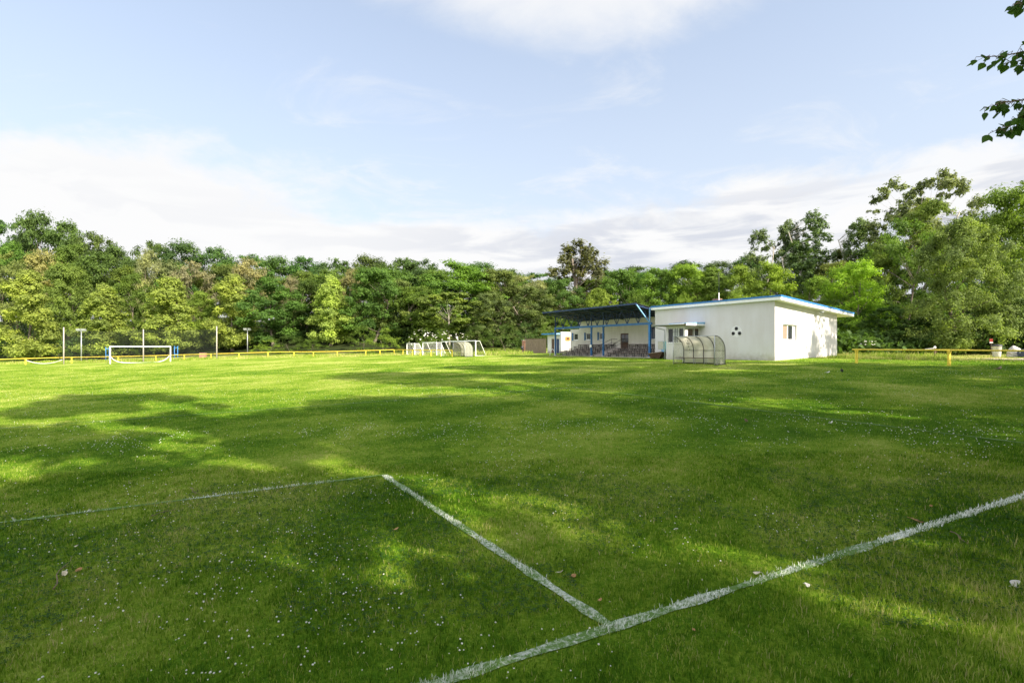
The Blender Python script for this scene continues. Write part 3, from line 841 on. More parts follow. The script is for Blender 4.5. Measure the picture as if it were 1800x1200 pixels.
leaf_litter(1757, 650, .4, M['wood'], 'brown bark piece below the yellow rail near the bin', .1, 'bark_piece', 'bark', curl=.7)
twig(263, 912, 307, 898, 'brown twig lying below the left white line')
twig(334, 861, 350, 874, 'thin twig crossing the left white line from above')
twig(90, 1043, 122, 983, 'long thin dark twig near the orange leaf at lower left')
twig(1673, 940, 1703, 962, 'thin bare twig below the right end of the white line')

# ------------------------------------------------------------------ buildings
C0 = np.array((20.0, 36.8))          # clubhouse corner nearest the camera
def frame_pt(origin, x, y):
    return origin[0] + U[0]*x + D[0]*y, origin[1] + U[1]*x + D[1]*y

def panel(mb, fn, s0, s1, z0, z1, th, holes=(), m=0):
    """wall slab with rectangular openings; fn maps (along, into, up) to a point"""
    xs = sorted({s0, s1, *[h[0] for h in holes], *[h[1] for h in holes]}); zs = sorted({z0, z1, *[h[2] for h in holes], *[h[3] for h in holes]})
    for a, b in zip(xs, xs[1:]):
        run = None
        for c, d in zip(zs, zs[1:]):
            mid = ((a+b)/2, (c+d)/2)
            if any(h[0] < mid[0] < h[1] and h[2] < mid[1] < h[3] for h in holes):
                continue
            lo = [fn(a, 0, c), fn(b, 0, c), fn(b, th, c), fn(a, th, c)]; hi = [fn(a, 0, d), fn(b, 0, d), fn(b, th, d), fn(a, th, d)]
            mb.hexa(lo, hi, m)

def window(parent, fn, s0, s1, z0, z1, depth=.12, fw=.07, mull=(), frame='white', panes=None, sill=True, bars=None):
    """window part: frame, panes and sill, set into the wall by depth"""
    fr = MB()
    def bx(mb, a, b, c, d, i0, i1, m=0):
        lo = [fn(a, i0, c), fn(b, i0, c), fn(b, i1, c), fn(a, i1, c)]; hi = [fn(a, i0, d), fn(b, i0, d), fn(b, i1, d), fn(a, i1, d)]
        mb.hexa(lo, hi, m)
    bx(fr, s0, s0+fw, z0, z1, depth, depth+.06); bx(fr, s1-fw, s1, z0, z1, depth, depth+.06)
    bx(fr, s0+fw, s1-fw, z0, z0+fw, depth, depth+.06); bx(fr, s0+fw, s1-fw, z1-fw, z1, depth, depth+.06)
    for q in mull: bx(fr, q-fw*.75, q+fw*.75, z0+fw, z1-fw, depth-.004, depth+.056)
    w = fr.build('window', M[frame], parent)
    edges = [s0+fw] + [q for q in mull] + [s1-fw]
    for i, (a, b) in enumerate(zip(edges, edges[1:])):
        g = MB(); bx(g, a, b, z0+fw, z1-fw, depth+.03, depth+.04)
        g.build('pane', M['glass'] if not panes else M[panes[i]], w)
    if sill:
        g = MB(); bx(g, s0-.05, s1+.05, z0-.05, z0-.003, -.05, depth); g.build('sill', M['white'], w)
    if bars:
        g = MB(); nx, nz = bars
        for i in range(nx):
            s = s0 + (s1-s0)*(i+.5)/nx; g.bar(fn(s, depth-.05, z0), fn(s, depth-.05, z1), .022)
        for i in range(nz):
            z = z0 + (z1-z0)*(i+.5)/nz; g.bar(fn(s0, depth-.05, z), fn(s1, depth-.05, z), .018)
        g.build('grille', M['darkmetal'], w)
    return w

def clubhouse():
    zb = 1.15
    e = empty('clubhouse', (C0[0], C0[1], zb), ROT, 'white flat-roofed clubhouse with blue roof edge and three round black vents', 'building')
    Lx, Ly, th = 10.25, 11.4, .3
    ztop = lambda x: 4.60 - .068*x
    front = lambda s, i, z: (i, s, z); end = lambda s, i, z: (s, i, z)
    wh = (1.16, 3.30, 1.60, 2.84)
    w = MB()
    zr = ztop(Lx)
    panel(w, front, 0, Ly, -.8, zr, th)
    panel(w, end, th, Lx, -.8, zr, th, [wh])
    panel(w, lambda s, i, z: (Lx-i, s, z), th, Ly, -.8, zr, th)
    panel(w, lambda s, i, z: (s, Ly-i, z), th, Lx-th, -.8, zr, th)
    # sloping tops
    def top(xa, xb, ya, yb):
        w.hexa([(xa, ya, zr), (xb, ya, zr), (xb, yb, zr), (xa, yb, zr)], [(xa, ya, ztop(xa)), (xb, ya, ztop(xb)), (xb, yb, ztop(xb)), (xa, yb, ztop(xa))])
    top(0, th, 0, Ly); top(th, Lx, 0, th); top(th, Lx, Ly-th, Ly)
    w.build('wall', M['whitewall'], e)
    # inside floor and back so that the window looks into a room
    r = MB(); x0, x1, y0, y1 = -.32, 12.0, -.62, 11.6
    def slab(mb, x0, x1, y0, y1, a, b, m=0):
        mb.hexa([(x0, y0, ztop(x0)+a), (x1, y0, ztop(x1)+a), (x1, y1, ztop(x1)+a), (x0, y1, ztop(x0)+a)],
                [(x0, y0, ztop(x0)+b), (x1, y0, ztop(x1)+b), (x1, y1, ztop(x1)+b), (x0, y1, ztop(x0)+b)], m)
    slab(r, x0-.03, x1+.03, y0-.03, y1+.03, .225, .36)
    ro = r.build('roof', M['bluepaint'], e)
    s = MB(); slab(s, x0, x1, y0, y1, .003, .222); s.build('fascia', M['white'], ro)
    c = MB(); c.box((.9, 5.35, 4.5), (1.4, 5.85, 5.20)); c.box((.85, 5.30, 5.20), (1.45, 5.90, 5.26))
    c.build('chimney', M['brick'], ro)
    a = MB(); a.tube([(.8, 5.2, 4.6), (.8, 5.2, 5.75)], .035, 8); a.tube([(.8, 5.2, 5.75), (.8, 5.2, 7.6)], .02, 8, 1)
    for z, l in ((7.4, .3), (7.2, .2)): a.tube([(.8, 5.2-l, z), (.8, 5.2+l, z)], .012, 6, 1)
    a.build('antenna_mast', [M['white'], M['darkmetal']], e)
    window(e, end, *wh, depth=.14, fw=.09, mull=(2.13, 2.95), panes=('curtain', 'glass', 'greycurtain'))
    l = MB(); l.box((6.3, -.52, 3.95), (6.75, -.3, 4.04)); l.lathe([(.0, -.10), (.10, -.08), (.11, 0)], 12, (6.52, -.41, 3.95)); l.build('eave_lamp', M['greymetal'], e)
    # three pentagon vents set on a white roundel
    cy, cz = 3.1, 2.35
    b = MB(); k = 36
    ring = [(math.cos(2*math.pi*j/k)*.47, math.sin(2*math.pi*j/k)*.47) for j in range(k)]
    b.hexa  # roundel: a thin disc proud of the wall
    b.add([(-.012, cy+y, cz+z) for y, z in ring] + [(.05, cy+y, cz+z) for y, z in ring], [tuple(range(k)), tuple(reversed(range(k, 2*k)))] + [(j, k+j, k+(j+1) % k, (j+1) % k) for j in range(k)])
    b.build('roundel', M['roundel'], e)
    for (vy, vz, rot) in ((0, .235, 90), (.275, -.155, 210), (-.275, -.155, 330)):
        v = MB(); n = 6
        P = [(cy + vy + .155*math.cos(R(rot+60*j+30)), cz + vz + .155*math.sin(R(rot+60*j+30))) for j in range(n)]
        v.add([(-.035, y, z) for y, z in P] + [(.0, y, z) for y, z in P], [tuple(range(n)), tuple(reversed(range(n, 2*n)))] + [(j, n+j, n+(j+1) % n, (j+1) % n) for j in range(n)])
        v.build('vent', M['black'], e)
    # entrance bay
    bw = MB(); by0, by1, bx = 6.55, 8.50, -2.0
    fz = 2.92
    bf = lambda s, i, z: (bx+i, s, z); bs = lambda s, i, z: (s, by0+i, z)
    fwin = (6.68, 8.32, 1.45, 2.74); swin = (-1.62, -.78, 1.45, 2.70); door = (-.66, -.06, -.2, 2.68)
    panel(bw, bf, by0, by1, -.8, fz, .18, [fwin]); panel(bw, bs, bx+.18, 0, -.8, fz, .18, [swin, door]); panel(bw, lambda s, i, z: (s, by1-i, z), bx+.18, 0, -.8, fz, .18)
    bay = bw.build('entrance_bay', M['whitewall'], e)
    wd = window(e, bf, *fwin, depth=.06, fw=.07, mull=(7.2, 7.75), panes=('glass', 'greycurtain', 'glass'), bars=(9, 2))
    window(e, bs, *swin, depth=.06, fw=.06, panes=('curtain',), bars=(5, 7))
    d = MB(); d.box((-.655, by0+.07, -.2), (-.065, by0+.11, 2.675)); d.box((-.60, by0+.062, 1.1), (-.12, by0+.068, 2.5), 1)
    d.build('door', [M['brownwood'], M['glass']], e)
    cz0 = fz + .01
    cp = MB(); cp.box((bx-.55, by0-.5, cz0), (-.003, by1+.95, cz0+.13))
    can = cp.build('canopy', M['wood'], e)
    f = MB(); f.hexa([(bx-.58, by0-.55, cz0+.133), (-.003, by0-.55, cz0+.133), (-.003, by0+1.2, cz0+.133), (bx-.58, by0+1.2, cz0+.133)],
           [(bx-.58, by0-.55, cz0+.19), (-.003, by0-.55, cz0+.32), (-.003, by0+1.2, cz0+.32), (bx-.58, by0+1.2, cz0+.19)]); f.build('canopy_roof', M['lightblue'], can)
    f = MB(); f.box((bx-.56, by0-.56, cz0-.02), (-.003, by0-.51, cz0+.128)); f.build('canopy_fascia', M['white'], can)
    f = MB(); f.tube([(bx-.60, by1+.95, cz0+.06), (bx-.60, by0-.4, cz0+.09)], .055, 8); f.build('gutter', M['greymetal'], can)
    p = MB(); p.tube([(bx-.55, by1+.75, cz0+.0), (bx-.5, by1+.7, cz0-.12), (bx-.06, by1+.12, cz0-.35), (bx-.06, by1+.10, cz0-.6), (bx-.06, by1+.10, -.3)], .045, 8); p.build('downpipe', M['greymetal'], e)
clubhouse()

def wall_boards():
    x, y = frame_pt(C0, 0, 10.0)
    e = empty('notice_board', (x, y, 2.05), ROT, 'beige and turquoise notice board on the clubhouse front beside the stand', 'notice board')
    b = MB(); b.box((-.05, .36, 0), (-.006, 1.02, .72)); b.build('sheet', M['paper'], e)
    b = MB(); b.box((-.055, .0, -.03), (-.006, .355, .72)); b.build('side_panel', M['teal'], e)
    f = MB(); f.bar((-.06, .36, 0), (-.06, .36, .72), .03); f.bar((-.06, .36, .72), (-.06, 1.03, .72), .03); f.bar((-.06, .36, 0), (-.06, 1.03, 0), .03); f.build('frame', M['greymetal'], e)
    x, y = frame_pt(C0, 0, 10.12)
    e = empty('meter_box', (x, y, 1.60), ROT, 'small turquoise meter box low on the clubhouse front below the notice board', 'meter box')
    b = MB(); b.box((-.14, 0, 0), (-.004, .46, .40)); b.build('case', M['teal'], e)
    b = MB(); b.box((-.155, .04, .04), (-.143, .42, .36)); b.build('door', M['lightblue'], e)
    x, y = frame_pt(C0, -.75, 9.75); z = gz(x, y)
    e = empty('trough', (x, y, z), ROT, 'dark brown wooden trough with slanting end below the notice board', 'trough')
    b = MB()
    b.hexa([(-.22, .35, .05), (.22, .35, .05), (.22, 1.35, .05), (-.22, 1.35, .05)], [(-.36, -.12, .62), (.36, -.12, .62), (.36, 1.55, .42), (-.36, 1.55, .42)])
    b.build('body', M['brownwood'], e)
    b = MB(); b.bar((-.38, -.14, .64), (-.38, 1.57, .44), .06); b.bar((.38, -.14, .64), (.38, 1.57, .44), .06); b.build('rim', M['wood'], e)
    for yy in (.5, 1.2):
        b = MB(); b.box((-.2, yy-.05, -.1), (.2, yy+.05, .06)); b.build('leg', M['brownwood'], e)
wall_boards()

SO = frame_pt(C0, -.11, 11.95)       # grandstand: foot of the post beside the clubhouse
def grandstand():
    zb = 1.2
    e = empty('grandstand', (SO[0], SO[1], zb), ROT, 'small covered grandstand with dark sheet roof, blue posts and tiers of benches', 'grandstand')
    Ly = 14.5
    posts = (0.0, 6.3, 8.16, 14.5)
    ru = lambda x: 4.88 - .14*x        # roof underside
    for i, y in enumerate(posts):
        p = MB(); wdt = .20 if i == 0 else .15
        p.box((-wdt/2, y-wdt/2, -.5), (wdt/2, y+wdt/2, 3.16)); p.box((-.14, y-.14, -.5), (.14, y+.14, .12), 1)
        if i == 0:
            p.box((-.16, y-.13, 1.1), (-.105, y+.02, 3.15), 2)
        po = p.build('post', [M['bluesteel'], M['concrete'], M['bluepaint']], e)
        g = MB(); g.box((-.12, y-.12, 3.16), (.12, y+.12, 3.20)); g.build('cap_plate', M['bluepaint'] if i == 0 else M['bluesteel'], po)
    b = MB(); b.box((-.09, -.25, 3.203), (.09, Ly+.1, 3.42)); b.build('beam', M['bluesteel'], e)
    t = MB(); n = 10; top = ru(0) - .12
    for i in range(n):
        a, c = Ly*i/n, Ly*(i+1)/n
        t.bar((0, a+.04, 3.42), (0, (a+c)/2, top), .055); t.bar((0, (a+c)/2, top), (0, c-.04, 3.42), .055)
        if i: t.bar((.0, a, 3.42), (.0, a, top), .04)
    t.bar((0, 0, top+.03), (0, Ly, top+.03), .08); t.build('truss', M['darkblue'], e)
    for i, y in enumerate(posts):
        s = MB()
        if i == 0: s.bar((-.05, y, 3.40), (-1.85, y, ru(-1.85)-.10), .09)
        s.bar((0, y, 3.42), (0, y, ru(0)-.08), .09)
        s.build('strut', M['lightblue'] if i == 0 else M['darkblue'], e)
    r = MB()
    xs = np.linspace(-1.94, 4.5, 4); ny = 116; ys = np.linspace(-.02, Ly+.02, ny)
    for k, (a, sgn) in enumerate(((0, 1), (.03, 1))): pass
    V = []; Fs = []
    for lay in (0, .035):
        for x in xs:
            for j, y in enumerate(ys): V.append((x, y, ru(x) + lay + (.02 if (j // 2) % 2 else 0)))
    nx = len(xs); N_ = nx*ny
    for i in range(nx-1):
        for j in range(ny-1):
            q = (i*ny+j, (i+1)*ny+j, (i+1)*ny+j+1, i*ny+j+1); Fs.append(tuple(reversed(q))); Fs.append(tuple(k+N_ for k in q))
    for j in range(ny-1):
        Fs.append((j, j+1, N_+j+1, N_+j)); k = (nx-1)*ny; Fs.append((k+j+1, k+j, N_+k+j, N_+k+j+1))
    for i in range(nx-1):
        Fs.append(((i+1)*ny, i*ny, N_+i*ny, N_+(i+1)*ny)); k = ny-1; Fs.append((i*ny+k, (i+1)*ny+k, N_+(i+1)*ny+k, N_+i*ny+k))
    r.add(V, Fs); ro = r.build('roof', M['darksheet'], e)
    p = MB()
    for x in (-1.85, -.95, .95, 1.9, 2.85, 3.8): p.box((x-.04, .0, ru(x)-.10), (x+.04, Ly, ru(x)-.012))
    for y in (0.06, 2.4, 4.8, 7.2, 9.6, 12.0, Ly-.06):
        p.bar((-1.9, y, ru(-1.9)-.15), (4.2, y, ru(4.2)-.15), .08)
    p.build('purlin', M['darkblue'], ro)
    p = MB(); p.box((-1.98, -.05, ru(-1.96)-.10), (-1.945, Ly+.05, ru(-1.96)+.05)); p.build('front_edge', M['darkblue'], ro)
    # back wall
    fn = lambda s_, i, z: (4.0+i, s_, z)
    wins = [(2.45, 3.25, 1.9, 3.2), (10.2, 11.15, 1.92, 2.80), (12.55, 13.5, 1.92, 2.80)]
    annex = (14.95, 15.85, 1.92, 2.80); dr = (6.45, 7.65, .93, 2.60)
    w = MB(); panel(w, fn, -.4, 14.7, -.6, 4.26, .25, wins + [dr]); panel(w, fn, 14.7, 16.4, -.6, 3.3, .25, [annex]); w.box((4.25, 16.15, -.6), (9.0, 16.4, 3.3)); w.box((4.25, 14.45, -.6), (9.0, 14.7, 4.26))
    wl = w.build('back_wall', M['creamwall'], e)
    for i, h in enumerate(wins + [annex]):
        window(e, fn, *h, depth=.10, fw=.09, frame='darkblue' if i == 0 else 'white', panes=('glass',), sill=True)
        if i:
            f = MB(); a, b_, c, d = h
            f.box((3.975, b_+.0, c-.06), (3.997, b_+.26, d+.06)); f.box((3.975, a-.05, c-.07), (3.997, b_, c-.003)); f.build('shutter', M['bluesteel'], e)
    f = MB(); f.box((4.10, 6.45, .93), (4.14, 7.65, 2.6)); f.box((4.085, 6.55, 1.6), (4.098, 7.0, 2.45), 1); f.box((4.085, 7.1, 1.6), (4.098, 7.55, 2.45), 1)
    d = f.build('door', [M['brownwood'], M['glass']], e)
    f = MB(); f.box((4.04, 7.02, 1.75), (4.085, 7.06, 1.9)); f.build('handle', M['greymetal'], d)
    # concrete tiers
    nrow = 5; dx = .74
    tr = MB()
    for i in range(nrow):
        x = .18 + dx*i
        tr.box((x, .12, -.4), (x+dx-.002, 6.22, .03+.225*i)); tr.box((x, 8.24, -.4), (x+dx-.002, 14.4, .03+.225*i))
    for i in range(6): tr.box((.0+.5*i, 6.224, -.4), (.0+.5*i+.498, 8.236, .03+.16*i), 1)
    tr.box((3.0, 6.224, -.4), (3.98, 8.236, .93), 1)
    tr.box((-.25, -.3, -.4), (.178, 14.7, .02)); tr.build('terrace', [M['concrete'], M['plinth']], e)
    for i in range(nrow):
        x = .18 + dx*i + .28; z = .03 + .225*i
        for (a, c) in ((.2, 6.15), (8.32, 14.3)):
            s = MB()
            for k in range(2): s.box((x+.19*k, a, z+.385), (x+.19*k+.165, c, z+.43))
            be = s.build('bench', M['seatwood'], e)
            f = MB(); m_ = 6
            for k in range(m_):
                y = a + .12 + (c-a-.24)*k/(m_-1)
                f.box((x+.02, y-.025, z), (x+.07, y+.025, z+.384)); f.box((x+.28, y-.025, z), (x+.33, y+.025, z+.384)); f.box((x+.02, y-.02, z+.34), (x+.33, y+.02, z+.384))
            f.bar((x+.01, a, z+.36), (x+.01, c, z+.36), .03); f.bar((x+.01, a+.1, z+.15), (x+.01, c-.1, z+.15), .028)
            f.build('bench_frame', M['darkmetal'], be)
    for y in (6.35, 8.1):
        h = MB()
        P = [(.6, y, 1.0), (3.0, y, 1.95), (3.9, y, 1.95)]
        h.tube(P, .025, 6); h.tube([(.6, y, 1.0), (.6, y, .1)], .025, 6); h.tube([(1.8, y, 1.47), (1.8, y, .5)], .02, 6); h.tube([(3.0, y, 1.95), (3.0, y, .9)], .025, 6)
        h.tube([(.6, y, .62), (3.0, y, 1.55), (3.9, y, 1.55)], .015, 6)
        h.build('handrail', M['darkmetal'], e)
    b = MB(); b.box((-.16, 8.02, 1.02), (-.078, 8.3, 1.30)); b.build('switch_box', M['white'], e)
grandstand()

def hut():
    HO = frame_pt(SO, 3.84, 4.6)
    e = empty('hut', (*HO, 1.36), ROT, 'small white hut with blue roof and two dark doors left of the stand', 'hut')
    w = MB(); fn = lambda s, i, z: (2.0+i, s, z); fs = lambda s, i, z: (s, 15.9+i, z)
    d1, d2 = (16.35, 17.0, -.3, 2.05), (17.45, 18.1, -.3, 2.05)
    panel(w, fn, 15.9, 19.0, -.6, 2.62, .2, [d1, d2]); panel(w, fs, 2.2, 3.99, -.6, 3.0, .2)
    panel(w, lambda s, i, z: (s, 19.0-i, z), 2.2, 3.99, -.6, 2.62, .2)
    w.box((2.0, 15.9, 2.622), (2.2, 16.12, 3.0))
    w.build('wall', M['whitewall'], e)
    for (pa, pb) in ((15.88, 16.34), (17.01, 17.44), (18.11, 19.0)):
        p = MB(); p.box((1.975, pa, -.5), (1.997, pb, .28)); p.build('plinth', M['plinth'], e)
    for (a, b, c, d) in (d1, d2):
        m = MB(); m.box((2.10, a, c), (2.15, b, d)); do = m.build('door', M['brownwood'] if a > 17 else M['darkblue'], e)
        h = MB(); h.box((2.06, a+.07, .95), (2.099, a+.12, 1.08)); h.build('handle', M['greymetal'], do)
    r = MB(); r.hexa([(1.25, 16.14, 2.63), (4.0, 16.14, 2.63), (4.0, 19.35, 2.63), (1.25, 19.35, 2.63)], [(1.25, 16.14, 2.76), (4.0, 16.14, 2.95), (4.0, 19.35, 2.95), (1.25, 19.35, 2.76)])
    ro = r.build('roof', M['lightblue'], e)
    f = MB(); f.box((1.20, 16.12, 2.66), (1.247, 19.37, 2.84)); f.build('roof_edge', M['bluepaint'], ro)
    # framed orange box on the side wall
    x, y = frame_pt(SO, 2.72+3.84, 15.9+4.6)
    s = empty('wall_box', (x, y, 1.36+1.78), ROT, 'orange framed box with dark centre on the hut side wall', 'wall box')
    m = MB(); m.box((0, -.10, 0), (.8, -.003, .1)); m.box((0, -.10, .45), (.8, -.003, .56)); m.box((0, -.10, .1), (.14, -.003, .45)); m.box((.62, -.10, .1), (.8, -.003, .45)); m.build('frame', M['orange'], s)
    m = MB(); m.box((.14, -.06, .1), (.62, -.004, .45)); m.build('back', M['brownwood'], s)
hut()

def board_fence():
    BO = frame_pt(SO, 3.84, 4.9)
    e = empty('board_fence', (*BO, 1.33), ROT, 'brown weathered board fence between the hut and a brick pillar', 'fence')
    b = MB(); y = 19.04; i = 0
    r = random.Random(4)
    while y < 24.3:
        wd = .17
        b.box((2.0 + r.uniform(-.006, .006), y, -.4), (2.03, y+wd-.012, 2.12 + r.uniform(-.02, .02))); y += wd
    b.build('boards', M['wood'], e)
    f = MB(); f.box((1.97, 19.02, 2.15), (2.07, 24.4, 2.22)); f.box((2.032, 19.04, .4), (2.08, 24.3, .5)); f.box((2.032, 19.04, 1.7), (2.08, 24.3, 1.8)); f.build('rail', M['brownwood'], e)
    for yy in (20.8, 22.6):
        p = MB(); p.box((1.955, yy-.05, -.4), (1.99, yy+.05, 2.15)); p.build('post', M['wood'], e)
    x, y = frame_pt(BO, 2.0, 24.62)
    p = empty('gate_pillar', (x, y, 1.22), ROT, 'reddish brick pillar at the left end of the board fence', 'pillar')
    m = MB(); m.box((-.22, -.22, -.5), (.22, .22, 2.05)); m.build('shaft', M['brick'], p)
    m = MB(); m.box((-.26, -.26, 2.052), (.26, .26, 2.13)); m.build('cap', M['concrete'], p)
    x, y = frame_pt(BO, 1.3, 24.1)
    p = empty('waste_bin', (x, y, gz(x, y)), ROT, 'small dark litter bin on a pole in front of the brick pillar', 'bin')
    m = MB(); m.lathe([(.0, .55), (.15, .55), (.19, 1.05), (.17, 1.05), (.14, .6)], 12); m.build('basket', M['darkmetal'], p)
    m = MB(); m.tube([(.2, 0, -.2), (.2, 0, 1.15)], .03, 8); m.build('pole', M['greymetal'], p)
    x, y = frame_pt(SO, -.7, 14.2)
    p = empty('pipe_hoop', (x, y, gz(x, y)), ROT, 'white bent pipe hoop at the foot of the far blue post', 'hoop')
    m = MB(); m.tube([(.0, -.5*math.cos(math.pi*k/12), .85*math.sin(math.pi*k/12)-.05) for k in range(13)], .03, 8); m.build('hoop', M['white'], p)
board_fence()

# ------------------------------------------------------------------ dugouts
def dugout(x, y, label, letters):
    e = empty('dugout', (x, y, gz(x+.2, y+1.2) - .02), ROT, label, 'dugout', 'team dugouts along the touch line')
    Ln, Dp, H = 3.4, 1.2, 2.02
    prof = [(0, H)] + [(Dp*math.sin(R(a)), 1.0 + (H-1.0)*math.cos(R(a))) for a in range(9, 91, 9)] + [(Dp, .5), (Dp, 0)]
    ys = [0.0] + [Ln*k/4 for k in range(1, 5)]
    for k, yy in enumerate(ys):
        m = MB(); m.tube([(px, yy, pz) for px, pz in prof], .026, 7); m.build('rib', M['darkmetal'], e)
    for yy in (0.0, Ln):
        m = MB(); m.tube([(-.02, yy, -.1), (-.02, yy, H)], .028, 8); m.build('front_post', M['greymetal'], e)
    m = MB(); m.tube([(0, 0, H), (0, Ln, H)], .026, 8); m.build('top_rail', M['greymetal'], e)
    m = MB(); m.box((Dp-.03, -.02, .0), (Dp+.05, Ln+.02, .10)); m.box((.05, -.03, .0), (Dp, .03, .06)); m.box((.05, Ln-.03, 0), (Dp, Ln+.03, .06)); m.tube([(Dp-.03, 0, 1.0), (Dp-.03, Ln, 1.0)], .016, 6); m.build('ground_frame', M['darkmetal'], e)
    for k in range(4):
        a, b = ys[k]+.02, ys[k+1]-.02
        m = MB()
        V = [(px+.012, a, pz+.012) for px, pz in prof[:-1]] + [(Dp+.012, a, .11)] ; n = len(V)
        V = V + [(p[0], b, p[2]) for p in V]
        m.add(V, [(i, i+1, n+i+1, n+i) for i in range(n-1)], 0, True)
        o = m.build('shell_panel', M['sheet'], e)
        md = o.modifiers.new('thickness', 'SOLIDIFY'); md.thickness = .008; md.offset = 1
    for yy in (0.0, Ln):
        m = MB(); pl = [(.02, .08)] + [(px*.985, pz-.02) for px, pz in prof[:-1]] + [(Dp-.02, .08)]
        n = len(pl); m.add([(p[0], yy-.003, p[1]) for p in pl] + [(p[0], yy+.003, p[1]) for p in pl], [tuple(range(n)), tuple(reversed(range(n, 2*n)))])
        m.build('end_panel', M['clearsheet'], e)
    m = MB()
    for k in range(2): m.box((.62+.19*k, .05, .44), (.62+.19*k+.17, Ln+.35, .48))
    be = m.build('bench', M['brownwood'], e)
    for yy in (.3, 1.3, 2.2, 3.1):
        m = MB(); m.tube([(.70, yy, 0), (.70, yy, .44)], .02, 6); m.tube([(.92, yy, 0), (.92, yy, .44)], .02, 6); m.build('leg', M['greymetal'], be)
    if letters:
        # worn black lettering running down the far panel
        def onarc(s):
            # point on the inner face at arc fraction s (0 top, 1 bottom of the curve)
            if s < 1: a = R(90*s); return Dp*math.sin(a)-.012, 1.0+(H-1.0)*math.cos(a)-.012
            return Dp-.014, 1.0-(s-1)*1.2
        def stroke(m, a, b, w=.022):
            (s0, y0), (s1, y1) = a, b
            n = 3
            for i in range(n):
                f, g = i/n, (i+1)/n
                q0 = onarc(s0+(s1-s0)*f); q1 = onarc(s0+(s1-s0)*g)
                m.bar((q0[0], y0+(y1-y0)*f, q0[1]), (q1[0], y0+(y1-y0)*g, q1[1]), w, .006)
        yc = Ln - .52
        h = .075; s0 = .28
        glyphs = [[((0,.0),(1,1))], [((0,0),(0,1)), ((0,1),(1,1)), ((1,1),(1,0)), ((1,0),(0,0))], [((0,0),(0,1)), ((0,1),(1,1)), ((1,1),(1,0)), ((1,0),(0,0)), ((.5,0),(.5,1)), ((0,.5),(1,.5))],
                  [((1,0),(0,.5)), ((0,.5),(1,1)), ((.6,.2),(.6,.8))], [((0,0),(0,1)), ((0,.5),(1,.5))], [((0,.5),(1,.5))]]
        for gi, gl in enumerate(glyphs):
            sz = (1.0, 1.0, 1.15, 1.0, .75, .6)[gi]; sp = s0 + gi*.165
            m = MB()
            for (a, b) in gl:
                stroke(m, (sp + a[0]*h*sz, yc + (.5-a[1])*.17*sz), (sp + b[0]*h*sz, yc + (.5-b[1])*.17*sz), .034)
            m.build('letter', M['black'], e)
dugout(13.84, 33.0, 'curved plastic dugout with black lettering in front of the clubhouse', True)
dugout(-6.2, 63.7, 'curved plastic dugout standing among the white training goals', False)

# ------------------------------------------------------------------ goals
def big_goal():
    a = np.array(at(193.7, 68.0)); b = np.array(at(299.6, 73.0))
    v = b - a; ln = float(np.linalg.norm(v)); v /= ln; nb = np.array((-v[1], v[0]))
    z = gz(*a)
    e = empty('football_goal', (a[0], a[1], z), math.atan2(v[1], v[0]), 'white full-size football goal on the far goal line', 'goal')
    H = 2.44
    for x in (0, ln):
        m = MB(); m.box((x-.06, -.06, -.2), (x+.06, .06, H-.06)); m.build('post', M['whitemetal'], e)
    m = MB(); m.box((-.06, -.061, H-.058), (ln+.06, .061, H+.06)); m.build('crossbar', M['whitemetal'], e)
    for x in (0, ln):
        m = MB(); m.tube([(x, .06, 1.2), (x-.2*(1 if x == 0 else -1), 1.5, 0)], .03, 8); m.build('back_stay', M['whitemetal'], e)
    m = MB()
    P = [(.05 + (ln-.1)*f, .35+.3*math.sin(f*9), .12 + .9*abs(2*f-1)**6 - .06*math.sin(math.pi*f)) for f in np.linspace(0, 1, 30)]
    m.tube(P, [.045+.02*abs(math.sin(i*1.9)) for i in range(30)], 7); m.build('rolled_net', M['whitenet'], e)
big_goal()

def training_goal(pa, ya, pb, yb, H, dp, label):
    a = np.array(at(pa, ya)); b = np.array(at(pb, yb)); v = b-a; ln = float(np.linalg.norm(v)); v /= ln
    za, zb_ = gz(*a), gz(*b)
    e = empty('training_goal', (a[0], a[1], za), math.atan2(v[1], v[0]), label, 'goal', 'white training goals stored by the far touch line')
    dz = zb_-za
    for x, z0, nm in ((0, 0, 'frame'), (ln, dz, 'frame')):
        m = MB(); m.box((x-.055, -.055, z0-.1), (x+.055, .055, z0+H)); m.tube([(x, .05, z0+H-.05), (x, .75, z0+H-.03), (x, dp, z0+.05), (x, .03, z0+.05)], .04, 8)
        m.build('side_frame', M['whitemetal'], e)
    m = MB(); m.bar((.0, 0, H), (ln, 0, dz+H), .11, .11); m.build('crossbar', M['whitemetal'], e)
    m = MB(); m.tube([(0, dp, .05), (ln, dp, dz+.05)], .035, 8); m.build('ground_bar', M['whitemetal'], e)
    n = MB(); st = .2
    def cord(p, q): n.bar(p, q, .010)
    k = int(ln/st)
    for i in range(k+1):
        x = ln*i/k; o = dz*i/k
        cord((x, .75, o+H-.05), (x, dp, o+.06)); cord((x, .05, o+H-.05), (x, .75, o+H-.05))
    for i in range(11):
        f = i/10; cord((0, .75+(dp-.75)*f, H-.05-(H-.11)*f), (ln, .75+(dp-.75)*f, dz+H-.05-(H-.11)*f))
    for x, z0 in ((0, 0), (ln, dz)):
        for i in range(1, 10):
            f = i/10; yy = .75 + (dp-.75)*f; zz = H-.05-(H-.11)*f; cord((x, .03, z0+zz), (x, yy, z0+zz))
        for i in range(1, 8):
            yy = dp*i/8; zt_ = H-.05 if yy < .75 else H-.05-(H-.11)*(yy-.75)/(dp-.75); cord((x, yy, z0+.05), (x, yy, z0+zt_))
    n.build('net', M['whitenet'] if H < 2.05 else M['net'], e)
